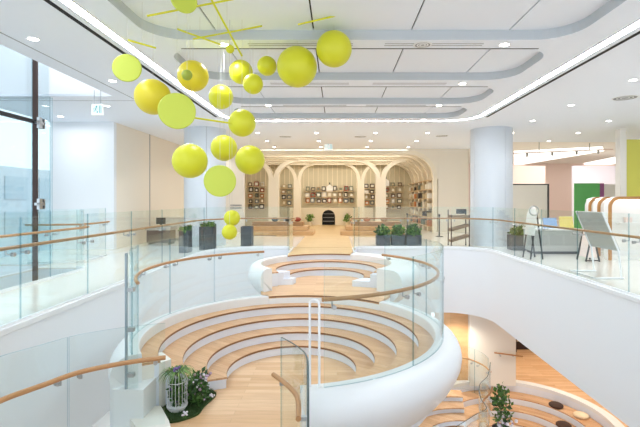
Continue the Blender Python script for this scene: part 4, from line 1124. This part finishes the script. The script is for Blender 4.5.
# cushions on the lower seating
for x, y, z, m_, lab in ((6.52, 12.8, -4.6, 'cushion_brown', 'dark brown round cushion on the lower seating, the one farther back'), (6.35, 12.05, -4.8, 'cushion_brown', 'dark brown round cushion one step lower on the lower seating'), (6.93, 12.2, -4.6, 'cushion_cream', 'cream round cushion on the upper step of the lower seating')):
    b = MB(); b.lathe([(.001, .002), (.17, .002), (.20, .03), (.20, .06), (.17, .085), (.001, .09)], (0,0), 24)
    o = b.build('round_cushion', M[m_], smooth=60, rel=False); o.location = (x, y, z); tag(o, lab, 'cushion', 'round cushions on the lower seating')

# ================================================================== LIGHT
w = bpy.data.worlds.new('daylight'); S.world = w; w.use_nodes = True
bg = w.node_tree.nodes['Background']; bg.inputs['Color'].default_value = (.89, .945, 1.0, 1); bg.inputs['Strength'].default_value = 1.6
# daylight through the glass front is the sky's own; lamps below belong to the rooms
lamp('library_cove', 'AREA', (.2, 21.2, 3.85), 34, (1, .95, .86), 6, sy=.3)
lamp('library_cove', 'AREA', (.2, 23.6, 3.85), 46, (1, .95, .86), 6, sy=.3)
lamp('library_cove', 'AREA', (.2, 25.9, 3.85), 34, (1, .95, .86), 6, sy=.3)
for x, y in ((5.0, 15.4), (8.0, 15.4), (7.5, 12.5), (9.5, 10), (6.8, 9.5), (3.8, 13.2)):
    lamp('lower_downlight', 'SPOT', (x, y, -2.13), 130, (1, .88, .72), .08, angle=140)
for x, y in ((-5.5, 8), (-5, 12), (0, 14.2)):
    lamp('lower_downlight', 'SPOT', (x, y, -2.13), 110, (1, .97, .95), .08, angle=140)
lamp('shop_light', 'AREA', (10.5, 22.5, 4.1), 85, (1, .94, .90), 5, sy=2)
lamp('shop_light', 'AREA', (15, 24, 4.1), 85, (1, .94, .90), 5, sy=2)
lamp('well_light', 'AREA', (-6.2, 9.4, 5.9), 40, (1, .98, .96), 1.2, sy=1.0)
lamp('wall_wash', 'AREA', (-8, 12.9, 3.9), 7, (1, 1, 1), 1.6, sy=.15)

# ================================================================== CAMERA AND LOOK
cd = bpy.data.cameras.new('camera'); cam = bpy.data.objects.new('camera', cd); COL.objects.link(cam)
cam.location = (0, 0, EYE); cam.rotation_euler = (PI/2, 0, 0)
cd.sensor_width = 36; cd.lens = F/640*36
cd.shift_x = (320-CX)/640; cd.shift_y = -(213.5-CY)/640
cd.clip_start = .05
S.camera = cam
S.view_settings.view_transform = 'Standard'; S.view_settings.look = 'None'
S.view_settings.gamma = 1; S.view_settings.use_curve_mapping = False
S.view_settings.exposure = 0.28
cy = S.cycles
cy.max_bounces = 12; cy.diffuse_bounces = 6; cy.glossy_bounces = 4; cy.transparent_max_bounces = 40
cy.sample_clamp_indirect = 8; cy.use_denoising = True
cy.caustics_reflective = False; cy.caustics_refractive = False
